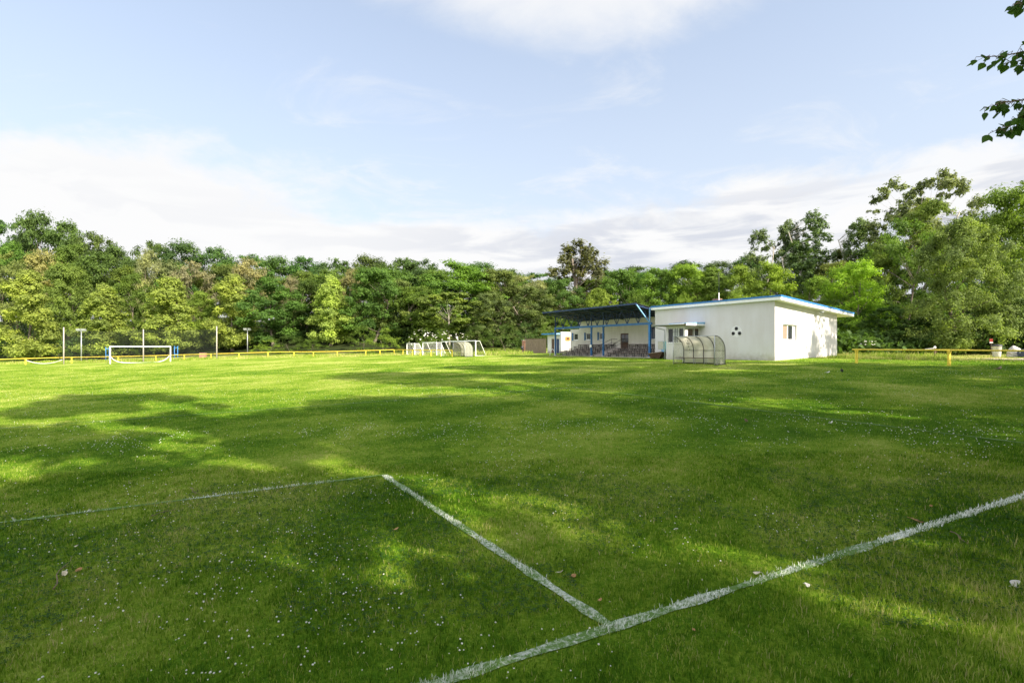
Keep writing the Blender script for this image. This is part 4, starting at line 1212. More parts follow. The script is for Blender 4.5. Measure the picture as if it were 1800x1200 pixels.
training_goal(715.3, 83.0, 729.0, 80.0, 1.9, 1.7, 'smallest white training goal, leftmost of those behind the far dugout')
training_goal(743.0, 77.5, 767.3, 74.0, 2.0, 1.7, 'middle white training goal with corner near the yellow side rail')
training_goal(775.8, 71.5, 836.0, 66.0, 2.1, 1.9, 'largest white training goal, just behind the far dugout')

# ------------------------------------------------------------------ yellow rails
def rail_fence(pts, H, posts, label, r=.06, lead=(0, 0)):
    """pts: polyline of ground points; posts: list of points"""
    o = pts[0]; z0 = gz(*o)
    e = empty('rail_fence', (o[0], o[1], z0), 0, label, 'rail fence', 'yellow rails round the pitch')
    m = MB(); P = []
    for (a, b) in zip(pts, pts[1:]):
        n = max(2, int(math.dist(a, b)/3))
        for i in range(n): P.append((a[0]+(b[0]-a[0])*i/n, a[1]+(b[1]-a[1])*i/n))
    P.append(pts[-1])
    m.tube([(x-o[0], y-o[1], gz(x, y)+H-z0) for x, y in P], r, 10); m.build('rail', M['yellow'], e)
    for (x, y) in posts:
        z = gz(x, y) - z0
        q = MB(); q.box((x-o[0]-.06, y-o[1]-.06, z-.3), (x-o[0]+.06, y-o[1]+.06, z+H-.03)); q.box((x-o[0]-.075, y-o[1]-.075, z+H-.14), (x-o[0]+.075, y-o[1]+.075, z+H-.04)); q.build('post', M['yellow'], e)
def far_y(px):
    return float(np.interp(px, (-80, 45, 208, 324, 480, 695), (68, 71, 76.5, 79.5, 81.5, 84)))
fp = [at(p, far_y(p)) for p in (-80, 45, 126, 208, 274, 324, 371, 420, 471, 517, 551, 593, 643, 668, 693)]
rail_fence(fp, .88, fp[1:], 'long yellow rail fence behind the far goal', .05)
sp = [at(p, y) for p, y in ((695, 84), (708.5, 81), (725, 77.6), (739, 74.8), (758, 71.6), (775, 69), (795, 66.2))]
rail_fence(sp, .88, sp[1:], 'short yellow side rail running among the white training goals', .055)
q0 = np.array((22.8, 32.0)); dv = np.array((25.4-22.8, 28.0-32.0)); dv /= np.linalg.norm(dv)
rp_ = [tuple(q0 + dv*s) for s in (-.25, 0, 4.7, 9.4, 14.1)]
rail_fence(rp_, .90, rp_[1:], 'yellow rail fence on the grassy bank right of the clubhouse', .048)

# ------------------------------------------------------------------ ball-stop net, lamps, blue frames
def ball_net():
    P = [(*at(112, 70.5), 5.35), (*at(252, 76.5), 5.1), (*at(381, 79.0), 5.4)]
    o = P[0]; z0 = gz(o[0], o[1])
    e = empty('ball_stop_net', (o[0], o[1], z0), 0, 'dark ball-stop net on three tall pale posts behind the far goal', 'net')
    for (x, y, h) in P:
        z = gz(x, y) - z0
        m = MB(); m.tube([(x-o[0], y-o[1], z-.3), (x-o[0], y-o[1], z+h)], [.095, .075], 8); m.build('post', M['postconc'], e)
    for (a, b) in zip(P, P[1:]):
        za, zb_ = gz(a[0], a[1])-z0, gz(b[0], b[1])-z0
        A = np.array((a[0]-o[0], a[1]-o[1])); B = np.array((b[0]-o[0], b[1]-o[1])); ln = float(np.linalg.norm(B-A)); n = MB()
        def pt(f, z):
            q = A + (B-A)*f; return (q[0], q[1], za + (zb_-za)*f + z)
        k = int(ln/.16)
        for i in range(k+1): n.bar(pt(i/k, .5), pt(i/k, 5.0 - .25*math.sin(math.pi*i/k)), .009)
        for j in range(29):
            for i in range(8):
                f, g = i/8, (i+1)/8; za_ = .5 + 4.5*j/28
                n.bar(pt(f, za_ - .25*math.sin(math.pi*f)*j/28), pt(g, za_ - .25*math.sin(math.pi*g)*j/28), .009)
        n.build('net', M['net'], e)
ball_net()

def flood_lamp(px, dist, H, label, heads=2):
    x, y = at(px, dist); z = gz(x, y)
    e = empty('lamp_post', (x, y, z), R(8), label, 'lamp post', 'lamp posts behind the far goal')
    m = MB(); m.tube([(0, 0, -.2), (0, 0, H)], [.085, .065], 10); m.build('pole', M['greymetal'], e)
    m = MB(); m.box((-.62, -.05, H), (.62, .05, H+.08)); m.build('arm', M['greymetal'], e)
    for s in (-1, 1):
        m = MB(); m.hexa([(s*.38-.26, -.22, H+.085), (s*.38+.26, -.22, H+.085), (s*.38+.26, .2, H+.085), (s*.38-.26, .2, H+.085)], [(s*.38-.28, -.30, H+.42), (s*.38+.28, -.30, H+.42), (s*.38+.28, .08, H+.36), (s*.38-.28, .08, H+.36)])
        m.build('lamp_head', M['greymetal'], e)
flood_lamp(143, 79.5, 5.0, 'pale lamp post left of the far goal, between net post and goal')
flood_lamp(435, 93, 4.2, 'smaller pale lamp post right of the net, in front of the dark trees')

def blue_frame(px, dist, label):
    x, y = at(px, dist); z = gz(x, y)
    e = empty('blue_frame', (x, y, z), R(10), label, 'blue frame', 'blue uprights behind the far goal')
    for s in (-1, 1):
        m = MB(); m.tube([(s*.26, 0, -.2), (s*.26, 0, 2.35)], .06, 8); m.build('upright', M['bluepaint'], e)
    m = MB(); m.box((-.26, -.03, 2.0), (.26, .03, 2.12)); m.box((-.26, -.03, .9), (.26, .03, 1.0)); m.build('crosspiece', M['bluepaint'], e)
blue_frame(189, 82, 'blue double upright just left of the far goal')
blue_frame(309.5, 85, 'blue double upright just right of the far goal')

def extras():
    # white rope sagging along the far rail at the left
    a = np.array(at(48, 70.4)); b = np.array(at(110, 70.2)); m = MB(); z0 = gz(*a)
    P = []
    for f in np.linspace(0, 1, 24):
        q = a + (b-a)*f; P.append((q[0]-a[0], q[1]-a[1]-.1, gz(*q)-z0 + .62 - 2.05*f*(1-f)))
    m.tube(P, .045, 7); o = m.build('hanging_rope', M['whitenet']); o.location = (a[0], a[1], z0)
    tag(o, 'white rope sagging between the leftmost yellow post and the net post', 'rope')
    x, y = at(357, 86); z = gz(x, y)
    e = empty('wooden_crate', (x, y, z), R(12), 'reddish wooden crate beyond the far rail below the trees', 'crate')
    for k in range(3):
        m = MB(); m.box((-.5, -.36, .05+.33*k), (.5, -.32, .34+.33*k)); m.box((-.5, .32, .05+.33*k), (.5, .36, .34+.33*k)); m.box((-.5, -.32, .05+.33*k), (-.46, .32, .34+.33*k)); m.box((.46, -.32, .05+.33*k), (.5, .32, .34+.33*k)); m.build('board', M['brick'], e)
    m = MB(); m.box((-.46, -.32, .0), (.46, .32, .05)); m.build('bottom', M['wood'], e)
    # standpipe, bin, sign and things beyond the right-hand rail
    x, y = at(1643, 43.5); z = gz(x, y)
    e = empty('standpipe', (x, y, z), R(20), 'rusty standpipe with white cap behind the yellow rail', 'standpipe')
    m = MB(); m.tube([(0, 0, -.2), (0, 0, .86)], .06, 10); m.tube([(0, -.02, .55), (.18, -.05, .55), (.2, -.05, .42)], .03, 8); m.build('pipe', M['brownwood'], e)
    m = MB(); m.lathe([(.0, 1.06), (.07, 1.04), (.11, .96), (.10, .88), (.06, .86)], 14); m.build('cap', M['white'], e)
    m = MB(); m.tube([(-.1, 0, .86), (-1.0, .2, .80)], .016, 8); m.build('side_pipe', M['white'], e)
    m = MB(); m.box((-.5, -.4, -.05), (.5, .4, .07)); m.build('base_slab', M['plinth'], e)
    x, y = at(1752, 45.5); z = gz(x, y)
    e = empty('rubbish_bin', (x, y, z), 0, 'pale grey round bin with dark lid behind the yellow rail', 'bin')
    m = MB(); m.lathe([(.0, 0), (.27, 0), (.29, .06), (.33, .55), (.36, 1.0), (.38, 1.02), (.36, 1.03)], 20); m.build('body', M['stone'], e)
    m = MB(); m.lathe([(.41, 1.03), (.41, 1.09), (.34, 1.16), (.12, 1.21), (.0, 1.21)], 20); m.build('lid', M['darkmetal'], e)
    x, y = at(1742, 46.6); z = gz(x, y)
    e = empty('warning_sign', (x, y, z), R(-25), 'small red and white sign on a post beside the pale bin', 'sign')
    m = MB(); m.tube([(0, 0, -.2), (0, 0, 1.75)], .028, 8); m.build('post', M['brownwood'], e)
    m = MB(); m.box((-.12, -.05, 1.42), (.12, -.03, 1.72)); m.build('red_panel', M['red'], e)
    m = MB(); m.box((-.12, -.05, 1.30), (.12, -.03, 1.418)); m.build('white_panel', M['white'], e)
    x, y = at(1784, 45.0); z = gz(x, y)
    e = empty('covered_heap', (x, y, z), R(15), 'pale covered heap at the right edge behind the yellow rail', 'heap')
    m = MB(); rr = random.Random(2)
    prof = [(.55, -.1), (.58, .2), (.50, .55), (.36, .82), (.15, .98), (.0, 1.0)]
    k0 = len(m.v); m.lathe(prof, 18); m.v = [(x_*(1+.18*mnoise.noise((x_*2, y_*2, z_*2))), y_*(1+.18*mnoise.noise((x_*2+5, y_*2, z_*2))), z_*(1+.14*mnoise.noise((x_*3, y_*3+9, z_*2)))) for x_, y_, z_ in m.v]
    m.build('cover', M['stone'], e)
    m = MB(); m.tube([(.56*math.cos(t), .56*math.sin(t), .32+.04*math.sin(3*t)) for t in np.linspace(0, 6.1, 22)], .02, 6); m.build('strap', M['twig'], e)
    x, y = at(1800, 44.2); z = gz(x, y)
    e = empty('barrel', (x, y, z), R(30), 'dark blue barrel lying on its side at the right picture edge', 'barrel')
    m = MB(); P = [(-.62, .30), (-.6, .33), (-.3, .36), (-.28, .385), (-.25, .36), (.25, .36), (.28, .385), (.3, .36), (.6, .33), (.62, .30)]
    m.tube([(p[0], 0, .36) for p in P], [p[1] for p in P], 18); m.build('body', M['barrelblue'], e)
    m = MB(); m.tube([(-.625, .1, .45), (-.655, .1, .45)], .05, 10); m.build('bung', M['greymetal'], e)
extras()

# ------------------------------------------------------------------ trees
def crown_variant(seed, kind, leaf, nleaf):
    """one crown of height 1 (times 10 m) and its limbs. kind gives the outline and looseness"""
    r = np.random.default_rng(seed)
    Hh = 10.0
    K = dict(
        # base, radius(h 0..1), clumps, clump size, vertical squash, gap
        oak=(.22, lambda t: .44*np.sin(np.pi*np.clip(t*.86+.12, 0, 1))**.55, 58, (.085, .15), .62, .25),
        linden=(.07, lambda t: .33*np.clip(1-t, 0, 1)**.55*np.clip(t*5+.62, 0, 1), 74, (.065, .115), .70, .12),
        maple=(.10, lambda t: .42*np.sin(np.pi*np.clip(t*.80+.17, 0, 1))**.6, 76, (.075, .13), .68, .12),
        bushy=(.0, lambda t: .50*np.sin(np.pi*np.clip(t*.70+.27, 0, 1))**.65, 95, (.06, .12), .62, .15),
        poplar=(.18, lambda t: .21*np.clip(1-t, 0, 1)**.42*np.clip(t*3+.45, 0, 1), 80, (.028, .058), 1.35, .3),
        loose=(.34, lambda t: .34*np.sin(np.pi*np.clip(t*.80+.14, 0, 1))**.7, 42, (.045, .085), .72, .5),
        spires=(.15, lambda t: .33*np.clip(1.03-t, 0, 1)**.45*np.clip(t*4+.5, 0, 1), 90, (.03, .055), 1.8, .3),
        shrub=(.0, lambda t: .75*np.sin(np.pi*np.clip(t*.62+.36, 0, 1))**.6, 46, (.10, .19), .70, .1),
        feather=(.02, lambda t: .41*np.sin(np.pi*np.clip(t*.76+.21, 0, 1))**.6, 135, (.045, .095), .8, .12),
    )[kind]
    cb, rad, nc, (c0, c1), sq, gap = K
    # a few big lobes make the outline uneven
    lob = r.random(6)*.5 - .18; loba = r.random(6)*6.28; lobh = r.random(6)
    C = []; tries = 0
    while len(C) < nc and tries < 6000:
        tries += 1
        t = r.random(); a = r.random()*6.283
        k = 1.0
        for l_, la, lh in zip(lob, loba, lobh):
            k += l_*math.exp(-((math.cos(a-la)-1)*1.6)**2 - ((t-lh)*3.2)**2) * (.4 if kind in ('poplar', 'linden') else 1)
        R_ = float(rad(t))*k
        if R_ < .015 and t < .95: continue
        f = math.sqrt(r.random()*.78 + .22) if r.random() < .8 else r.random()*.7
        p = np.array((math.cos(a)*R_*f, math.sin(a)*R_*f, cb + (1-cb)*t*.97))
        cr = c0 + (c1-c0)*r.random()
        if any(np.linalg.norm((p-q[0])*np.array((1, 1, 1/sq))) < gap*(cr+q[1]) for q in C): continue
        C.append((p, cr))
    C.sort(key=lambda q: -q[1])
    w = np.array([q[1]**2 for q in C]); w = w/w.sum()
    Vs = []; Ts = []
    for (p, cr), wk in zip(C, w):
        n = max(12, int(nleaf*wk))
        ct = r.normal(.5, .16)
        d = r.normal(0, 1, (n, 3)); d /= np.linalg.norm(d, axis=1)[:, None]
        # sub-sprays inside the clump: leaves gather along short twigs
        ns = max(4, n//22)
        sd = r.normal(0, 1, (ns, 3)); sd /= np.linalg.norm(sd, axis=1)[:, None]; sd[:, 2] = sd[:, 2]*.8 + .12
        pick = r.integers(0, ns, n); along = r.random(n)**.55
        off = sd[pick]*along[:, None]*1.05 + r.normal(0, .17, (n, 3))
        if kind in ('feather',): off[:, 2] -= .38*along**2
        off = off * np.array((1, 1, sq)) * cr
        c = (p + off)*Hh
        nrm = d*.5 + off/cr*.7 + np.array((0, 0, .55)); nrm /= np.linalg.norm(nrm, axis=1)[:, None]
        t0 = np.cross(nrm, r.normal(0, 1, (n, 3))); t0 /= np.linalg.norm(t0, axis=1)[:, None]
        b0 = np.cross(nrm, t0)
        s = leaf*(.6+.8*r.random(n))[:, None]
        bend = nrm*s*.16
        Vs.append(np.stack([c+t0*s, c+b0*s*.52-bend, c-t0*s*.9, c-b0*s*.52-bend], 1).reshape(-1, 3))
        tl = np.clip(ct + r.normal(0, .15, n) + .10*(along-.5), 0, 1); Ts.append(np.repeat(tl, 4))
    V = np.concatenate(Vs); T = np.concatenate(Ts)
    cm = tri_mesh('crown', V, np.arange(len(V)), 4, M['leaf'], tint=T)
    # trunk and limbs
    mb = MB(); lean = r.normal(0, .012, 2)
    top = .80 if kind in ('poplar', 'spires') else .55 if kind in ('linden', 'maple') else .62
    if kind in ('shrub', 'bushy'): top = .5
    P = [np.array((lean[0]*k*2 + .006*math.sin(k*2+seed), lean[1]*k*2, z)) for k, z in enumerate(np.linspace(-.06, top, 7))]
    tr = {'shrub': .012, 'poplar': .012, 'loose': .011, 'bushy': .02}.get(kind, .021)
    mb.tube([p*Hh for p in P], [tr*Hh*(1.25 - .95*k/6) * (1.25 if k == 0 else 1) for k in range(7)], 9)
    for (p, cr) in C[:34 if kind in ('loose', 'spires', 'poplar') else 14]:
        z0 = max(.05, min(top-.02, p[2]*.62 if kind != 'poplar' else p[2]*.85)); k = (z0+.06)/(top+.06)*6; i = int(min(5, k)); q = P[i] + (P[i+1]-P[i])*(k-i)
        mid = (q+p)/2 + np.array((0, 0, .04)) + r.normal(0, .012, 3)
        dense = kind in ('linden', 'maple', 'oak', 'bushy', 'feather', 'shrub')
        rr = tr*Hh*(.22 if dense else .17)
        p = q + (p-q)*(.72 if dense else .95)
        mb.tube([q*Hh, mid*Hh*.5 + (q+p)*Hh*.25, p*Hh], [rr, rr*.65, rr*.22], 6)
    tm = mb.build('trunk', M['bark']); me = tm.data; bpy.data.objects.remove(tm)
    return cm, me

VAR = {}
def variant(kind, k, leaf, nleaf):
    key = (kind, k, leaf)
    if key not in VAR: VAR[key] = crown_variant(hash((len(kind), ord(kind[0]), ord(kind[2]), k)) % 9999 + k*17, kind, leaf, nleaf)
    return VAR[key]

def tree(name, loc, H, width, kind, k, col, label, rz=0.0, leaf=.20, nleaf=9000, group=None, bark='bark', cat='tree', tilt=0.0):
    """H metres tall, width metres across"""
    cm, tm = variant(kind, k, leaf, nleaf)
    x, y = loc; z = gz(x, y)
    e = empty(name, (x, y, z), rz, label, cat, group)
    w0 = {'oak': .92, 'linden': .68, 'maple': .88, 'bushy': 1.04, 'poplar': .44, 'loose': .74, 'spires': .62, 'shrub': 1.5, 'feather': .86}[kind]*10
    sx = width/w0; sz = H/10.0
    e.scale = (sx, sx, sz); e.rotation_euler = (tilt, tilt*.5, rz)
    c = link('crown', cm, e); c.color = (*col, 1)
    t = link('trunk', tm, e)
    if bark != 'bark':
        t.material_slots[0].link = 'OBJECT'; t.material_slots[0].material = M[bark]
    return e

rt = random.Random(11)
def photo_tree(px, dist, top, wpx, kind, col, label, k=None, leaf=None, nleaf=None, name=None, **kw):
    """a tree whose crown top shows at (px, top) in the photo"""
    x, y = at(px, dist); z = gz(x, y)
    H = (Y0-top)*dist/F + CAM_Z - z
    wd = wpx*dist/F / math.hypot(1, (px-900)/F)**.5
    sc = max(wd/8.5, H/13.0)
    k = rt.randrange(3) if k is None else k
    names = dict(oak='oak_tree', linden='linden_tree', maple='broadleaf_tree', bushy='bushy_tree', poplar='poplar_tree', loose='slender_tree', spires='spiky_tree', shrub='shrub', feather='drooping_tree')
    nl = nleaf or {'oak': 15000, 'linden': 30000, 'maple': 26000, 'bushy': 20000, 'poplar': 8500, 'loose': 8000, 'spires': 11000, 'shrub': 7000, 'feather': 30000}[kind]
    lf = leaf or {'oak': .14, 'linden': .125, 'maple': .13, 'bushy': .13, 'poplar': .12, 'loose': .12, 'spires': .12, 'shrub': .14, 'feather': .11}[kind]
    return tree(name or names[kind], (x, y), H, wd, kind, k, col, label, rt.random()*6.28, lf, nl, **kw)

DK = (.078, .122, .028); MD = (.116, .176, .032); BR = (.175, .250, .040); OL = (.145, .178, .052); YL = (.255, .305, .066); BG = (.23, .25, .11); PK = (.22, .21, .12); LM = (.22, .31, .04); GB = (.165, .215, .105); BW = (.150, .140, .075)
PT = photo_tree
GW = 'dark oaks along the top of the wood'
# --- row in front of the wood, left half
PT(48, 86, 478, 118, 'linden', YL, 'olive-yellow cone-shaped tree at the left edge behind the yellow rail', 0)
PT(182, 89, 500, 118, 'linden', (0.225, 0.280, 0.062), 'broad olive-green tree just left of the far goal', 1)
PT(297, 92, 490, 112, 'linden', (0.225, 0.280, 0.062), 'olive-green tree right behind the far goal', 2)
PT(409, 95, 484, 92, 'linden', YL, 'yellow-green tree with bare lower trunk between net post and small lamp', 0)
PT(581, 97, 485, 92, 'linden', (.300, .385, .085), 'brightest yellow-green tree, standing alone with a cone-shaped crown', 1)
PT(352, 99, 512, 70, 'maple', BR, 'bright green tree between two olive-yellow ones, beyond the crate', 0)
PT(480, 98, 496, 118, 'maple', (0.093, 0.174, 0.037), 'dark green tree with wide skirts behind the small lamp post', 1)
PT(655, 99, 474, 112, 'maple', (0.096, 0.174, 0.037), 'deep green rounded tree right of the brightest yellow-green tree', 2)
PT(235, 101, 482, 80, 'maple', MD, 'mid-green tree showing between the two olive trees beside the goal', 1)
PT(115, 101, 468, 96, 'maple', (0.155, 0.217, 0.046), 'pale green tree behind the gap between the two leftmost olive trees', 2)
PT(10, 104, 446, 110, 'oak', OL, 'brownish olive tree at the left edge above the cone-shaped one', 0)
PT(75, 110, 444, 100, 'oak', (0.248, 0.240, 0.093), 'beige-green tree below the tallest oaks at the left', 1)
PT(265, 113, 442, 62, 'oak', BG, 'beige flowering crown below the dark oaks above the far goal', 2)
PT(343, 109, 462, 84, 'oak', PK, 'pinkish-brown crown above the bright green tree', 0)
PT(300, 117, 462, 80, 'oak', (0.171, 0.202, 0.078), 'grey-green crown between the beige and the pinkish-brown crowns', 1)
PT(442, 111, 458, 84, 'oak', (0.264, 0.248, 0.116), 'beige-tinged crown left of the dark green skirted tree', 2)
PT(513, 108, 488, 46, 'oak', PK, 'small pinkish crown left of the brightest yellow-green tree', 1)
PT(545, 107, 492, 90, 'maple', DK, 'dark green crown filling the gap left of the brightest yellow-green tree', 0)
PT(620, 110, 476, 60, 'oak', (0.232, 0.217, 0.093), 'thin beige-topped crown above the deep green rounded tree', 1)
PT(700, 103, 492, 96, 'maple', (0.147, 0.194, 0.053), 'olive tree with brownish top left of the big bright crown', 0)
PT(735, 99, 505, 90, 'maple', MD, 'low mid-green tree behind the yellow side rail', 2)
PT(802, 105, 461, 150, 'maple', (0.132, 0.232, 0.037), 'big bright green rounded tree above the training goals', 1)
PT(872, 104, 476, 96, 'maple', (0.136, 0.174, 0.046), 'brownish-green tree right of the big bright rounded tree', 2)
PT(925, 108, 486, 82, 'oak', BG, 'cream flowering tree above the left tip of the stand roof', 0)
PT(790, 90, 510, 130, 'loose', (0.155, 0.209, 0.046), 'olive-green tree with pale limbs showing behind the training goals', 0, bark='palebark', leaf=.14, nleaf=22000)
PT(862, 92, 512, 100, 'feather', (0.127, 0.167, 0.056), 'grey-green drooping tree behind the largest training goal', 0)
PT(935, 95, 505, 120, 'feather', (0.124, 0.163, 0.053), 'olive drooping tree behind the board fence', 1)
PT(990, 98, 492, 92, 'maple', (0.099, 0.171, 0.040), 'dark green tree behind the hut at the left of the stand roof', 1)
PT(1016, 110, 426, 150, 'spires', (.150,.155,.075), 'brownish spiky tree rising above the stand roof', 1, nleaf=13000)
# --- shrubs at the foot of the wood
PT(676, 88, 574, 70, 'shrub', BR, 'bright green low shrub left of the white flowering bush', 0)
PT(640, 90, 572, 60, 'shrub', MD, 'mid-green low shrub right of the brightest yellow-green tree', 1)
PT(545, 90, 596, 60, 'shrub', MD, 'flat low green shrub just left of the brightest yellow-green tree trunk', 2)
PT(470, 88, 596, 64, 'shrub', BR, 'bright low shrub right of the small lamp post', 0)
PT(510, 92, 590, 66, 'shrub', DK, 'dark low shrub between the bright low one and the yellow tree', 1)
PT(842, 86, 572, 70, 'shrub', DK, 'dark green bush behind the far dugout', 1)
PT(890, 84, 570, 66, 'shrub', DK, 'dark green bush left of the brick pillar', 2)
PT(930, 84, 564, 60, 'shrub', (0.078, 0.132, 0.037), 'dark bush just behind the board fence', 0)
PT(975, 84, 556, 70, 'shrub', MD, 'green bush directly behind the hut roof', 1)
PT(150, 90, 590, 80, 'shrub', MD, 'low green bush behind the left lamp post', 2)
PT(245, 93, 592, 80, 'shrub', MD, 'low green bush behind the middle of the far goal', 0)
PT(345, 95, 588, 70, 'shrub', DK, 'low dark bush behind the wooden crate', 1)
PT(100, 88, 588, 46, 'shrub', (0.046, 0.078, 0.031), 'low dark bush between the leftmost two olive trees', 1)
# --- behind the stand and the clubhouse
PT(1052, 92, 506, 70, 'feather', (0.186, 0.248, 0.046), 'yellow-green drooping tree just above the stand roof', 2)
PT(1092, 100, 474, 100, 'maple', (0.109, 0.189, 0.037), 'mid-green tree above the right half of the stand roof', 0)
PT(1150, 96, 472, 96, 'maple', (0.132, 0.220, 0.037), 'fresh green tree above the joint of stand and clubhouse', 1)
PT(1205, 92, 468, 90, 'maple', (0.194, 0.295, 0.040), 'bright green tree left of the antenna mast', 2)
PT(1252, 88, 472, 84, 'linden', (0.163, 0.240, 0.043), 'green tree directly behind the antenna mast', 0)
PT(1300, 84, 466, 84, 'maple', (0.202, 0.279, 0.043), 'yellowish-green tree right of the antenna mast', 0)
PT(1352, 80, 462, 96, 'maple', (0.225, 0.310, 0.043), 'bright yellow-green tree above the clubhouse roof corner', 1)
PT(1118, 86, 515, 60, 'shrub', MD, 'low mid-green crown peeping over the stand roof corner', 2)
PT(1215, 78, 512, 80, 'shrub', BR, 'low bright crown peeping over the left half of the clubhouse roof', 0)
PT(1300, 74, 506, 80, 'shrub', BR, 'low bright crown peeping over the right half of the clubhouse roof', 1)
PT(1335, 100, 404, 76, 'poplar', GB, 'leaning grey-green poplar, left one of the poplar group', 0, bark='palebark')
PT(1385, 101, 388, 74, 'poplar', GB, 'grey-green poplar in the middle of the poplar group', 1, bark='palebark')
PT(1430, 98, 372, 92, 'poplar', (0.144, 0.208, 0.090), 'tallest grey-green poplar with pale trunk above the clubhouse end', 2, bark='palebark')
PT(1405, 92, 424, 90, 'poplar', (0.125, 0.189, 0.074), 'dark poplar in front of the tall poplar group', 0, bark='palebark')
PT(1470, 84, 462, 74, 'maple', (0.178, 0.209, 0.053), 'olive tree just right of the tallest poplar', 2)
PT(1512, 92, 384, 70, 'poplar', (0.163, 0.229, 0.090), 'thin poplar standing between the tall poplar and the loose-crowned trees', 1, bark='palebark')
PT(1440, 74, 486, 90, 'maple', (0.171, 0.264, 0.043), 'fresh green tree behind the clubhouse end wall', 0)
# --- right-hand side
PT(1582, 84, 314, 150, 'loose', (0.170, 0.205, 0.085), 'tall loose-crowned tree with see-through top, left one of two', 1, bark='palebark', nleaf=8000, leaf=.13)
PT(1655, 80, 298, 130, 'loose', (0.180, 0.210, 0.085), 'tallest loose-crowned tree with see-through top, right one of two', 2, bark='palebark', nleaf=8000, leaf=.13)
PT(1615, 90, 350, 130, 'poplar', (0.248, 0.274, 0.099), 'olive crown behind the two loose-crowned trees', 2, bark='palebark')
PT(1502, 60, 464, 120, 'maple', (0.240, 0.380, 0.037), 'bright lime-green tree right of the clubhouse roof', 2, leaf=.12, nleaf=24000)
PT(1545, 66, 430, 110, 'maple', (0.132, 0.186, 0.040), 'mid-green tree behind the lime-green one', 1)
PT(1588, 62, 384, 150, 'bushy', (.115,.190,.036), 'leafy green tree between the lime-green and the olive bushy tree', 0, leaf=.12, nleaf=24000)
PT(1640, 70, 352, 150, 'bushy', (0.152, 0.209, 0.040), 'green crown rising behind the big bushy tree', 1, leaf=.12, nleaf=24000)
PT(1692, 52, 384, 190, 'feather', (.185, .243, .070), 'big bushy olive-green tree with drooping sprays behind the right rail', 2, leaf=.085, nleaf=60000)
PT(1800, 60, 326, 190, 'maple', (0.171, 0.248, 0.040), 'tall green tree cut off by the right picture edge', 2, leaf=.12, nleaf=26000)
PT(1770, 66, 372, 150, 'maple', (0.139, 0.202, 0.040), 'green tree behind the gap left of the tall edge tree', 0, leaf=.12, nleaf=24000)
PT(1792, 51, 500, 120, 'bushy', (0.090, 0.139, 0.034), 'dark green bushy tree behind the rubbish bin', 0)
PT(1560, 56, 540, 110, 'bushy', (0.074, 0.130, 0.031), 'dark low bushy tree right of the clubhouse end', 1)
PT(1625, 54, 556, 90, 'bushy', (0.062, 0.109, 0.028), 'dark low bush under the big bushy olive tree', 2)
PT(1490, 58, 566, 44, 'shrub', (0.124, 0.202, 0.043), 'green bush just right of the clubhouse end wall', 0)
PT(1720, 53, 570, 80, 'bushy', (0.056, 0.093, 0.028), 'very dark bush behind the red and white sign', 1)
# --- dark oaks along the skyline
sky = [(22, 124, 392, 90), (62, 122, 377, 96), (112, 123, 394, 100), (158, 124, 412, 96), (202, 126, 434, 76), (240, 130, 462, 60), (272, 124, 429, 84), (322, 124, 427, 96), (372, 126, 438, 92), (428, 126, 449, 96), (484, 127, 454, 92),
       (540, 128, 454, 92), (598, 128, 457, 92), (650, 128, 453, 92), (702, 127, 456, 92), (745, 125, 459, 92), (842, 126, 464, 92), (890, 126, 476, 80), (952, 128, 482, 90), (1072, 126, 476, 80), (1122, 126, 470, 84), (1195, 124, 462, 92), (1260, 122, 462, 84), (1310, 118, 452, 80)]
lab = ['dark oak at the left edge on the skyline, left of the highest one', 'highest dark oak on the left skyline, gaps of sky in its top', 'dark oak right of the highest one on the left skyline', 'dark oak where the left skyline slopes down', 'last small dark oak before the dip in the left skyline',
       'low dark crown in the dip of the left skyline', 'dark oak right of the dip in the skyline, behind the beige crown', 'wide dark oak above the pinkish-brown crown']
for i, (px, d, t, w) in enumerate(sky):
    PT(px, d, t, w*1.12, 'oak', (.068 + .022*rt.random(), .118 + .034*rt.random(), .036), lab[i] if i < len(lab) else 'dark green oak crown on the even skyline of the wood', i % 3, group=GW if i >= len(lab) else 'dark oaks on the left skyline')
# second row that closes the wood
fill = [(30, 112, 430), (130, 114, 432), (180, 116, 446), (230, 118, 470), (330, 120, 470), (390, 114, 468), (465, 116, 476), (530, 117, 478), (575, 116, 476), (640, 117, 478), (690, 116, 474), (770, 117, 478), (830, 116, 484), (905, 116, 490), (960, 116, 496), (1040, 114, 490), (1130, 112, 482), (1235, 104, 478), (1395, 104, 452), (1480, 98, 440), (1530, 92, 430), (1700, 84, 386), (1750, 80, 380)]
for i, (px, d, t) in enumerate(fill):
    PT(px, d, t, 104, 'maple' if i % 2 else 'oak', (.085 + .05*rt.random(), .145 + .05*rt.random(), .036), 'green crown packed between its neighbours inside the wood', i % 3, group='crowns inside the wood')

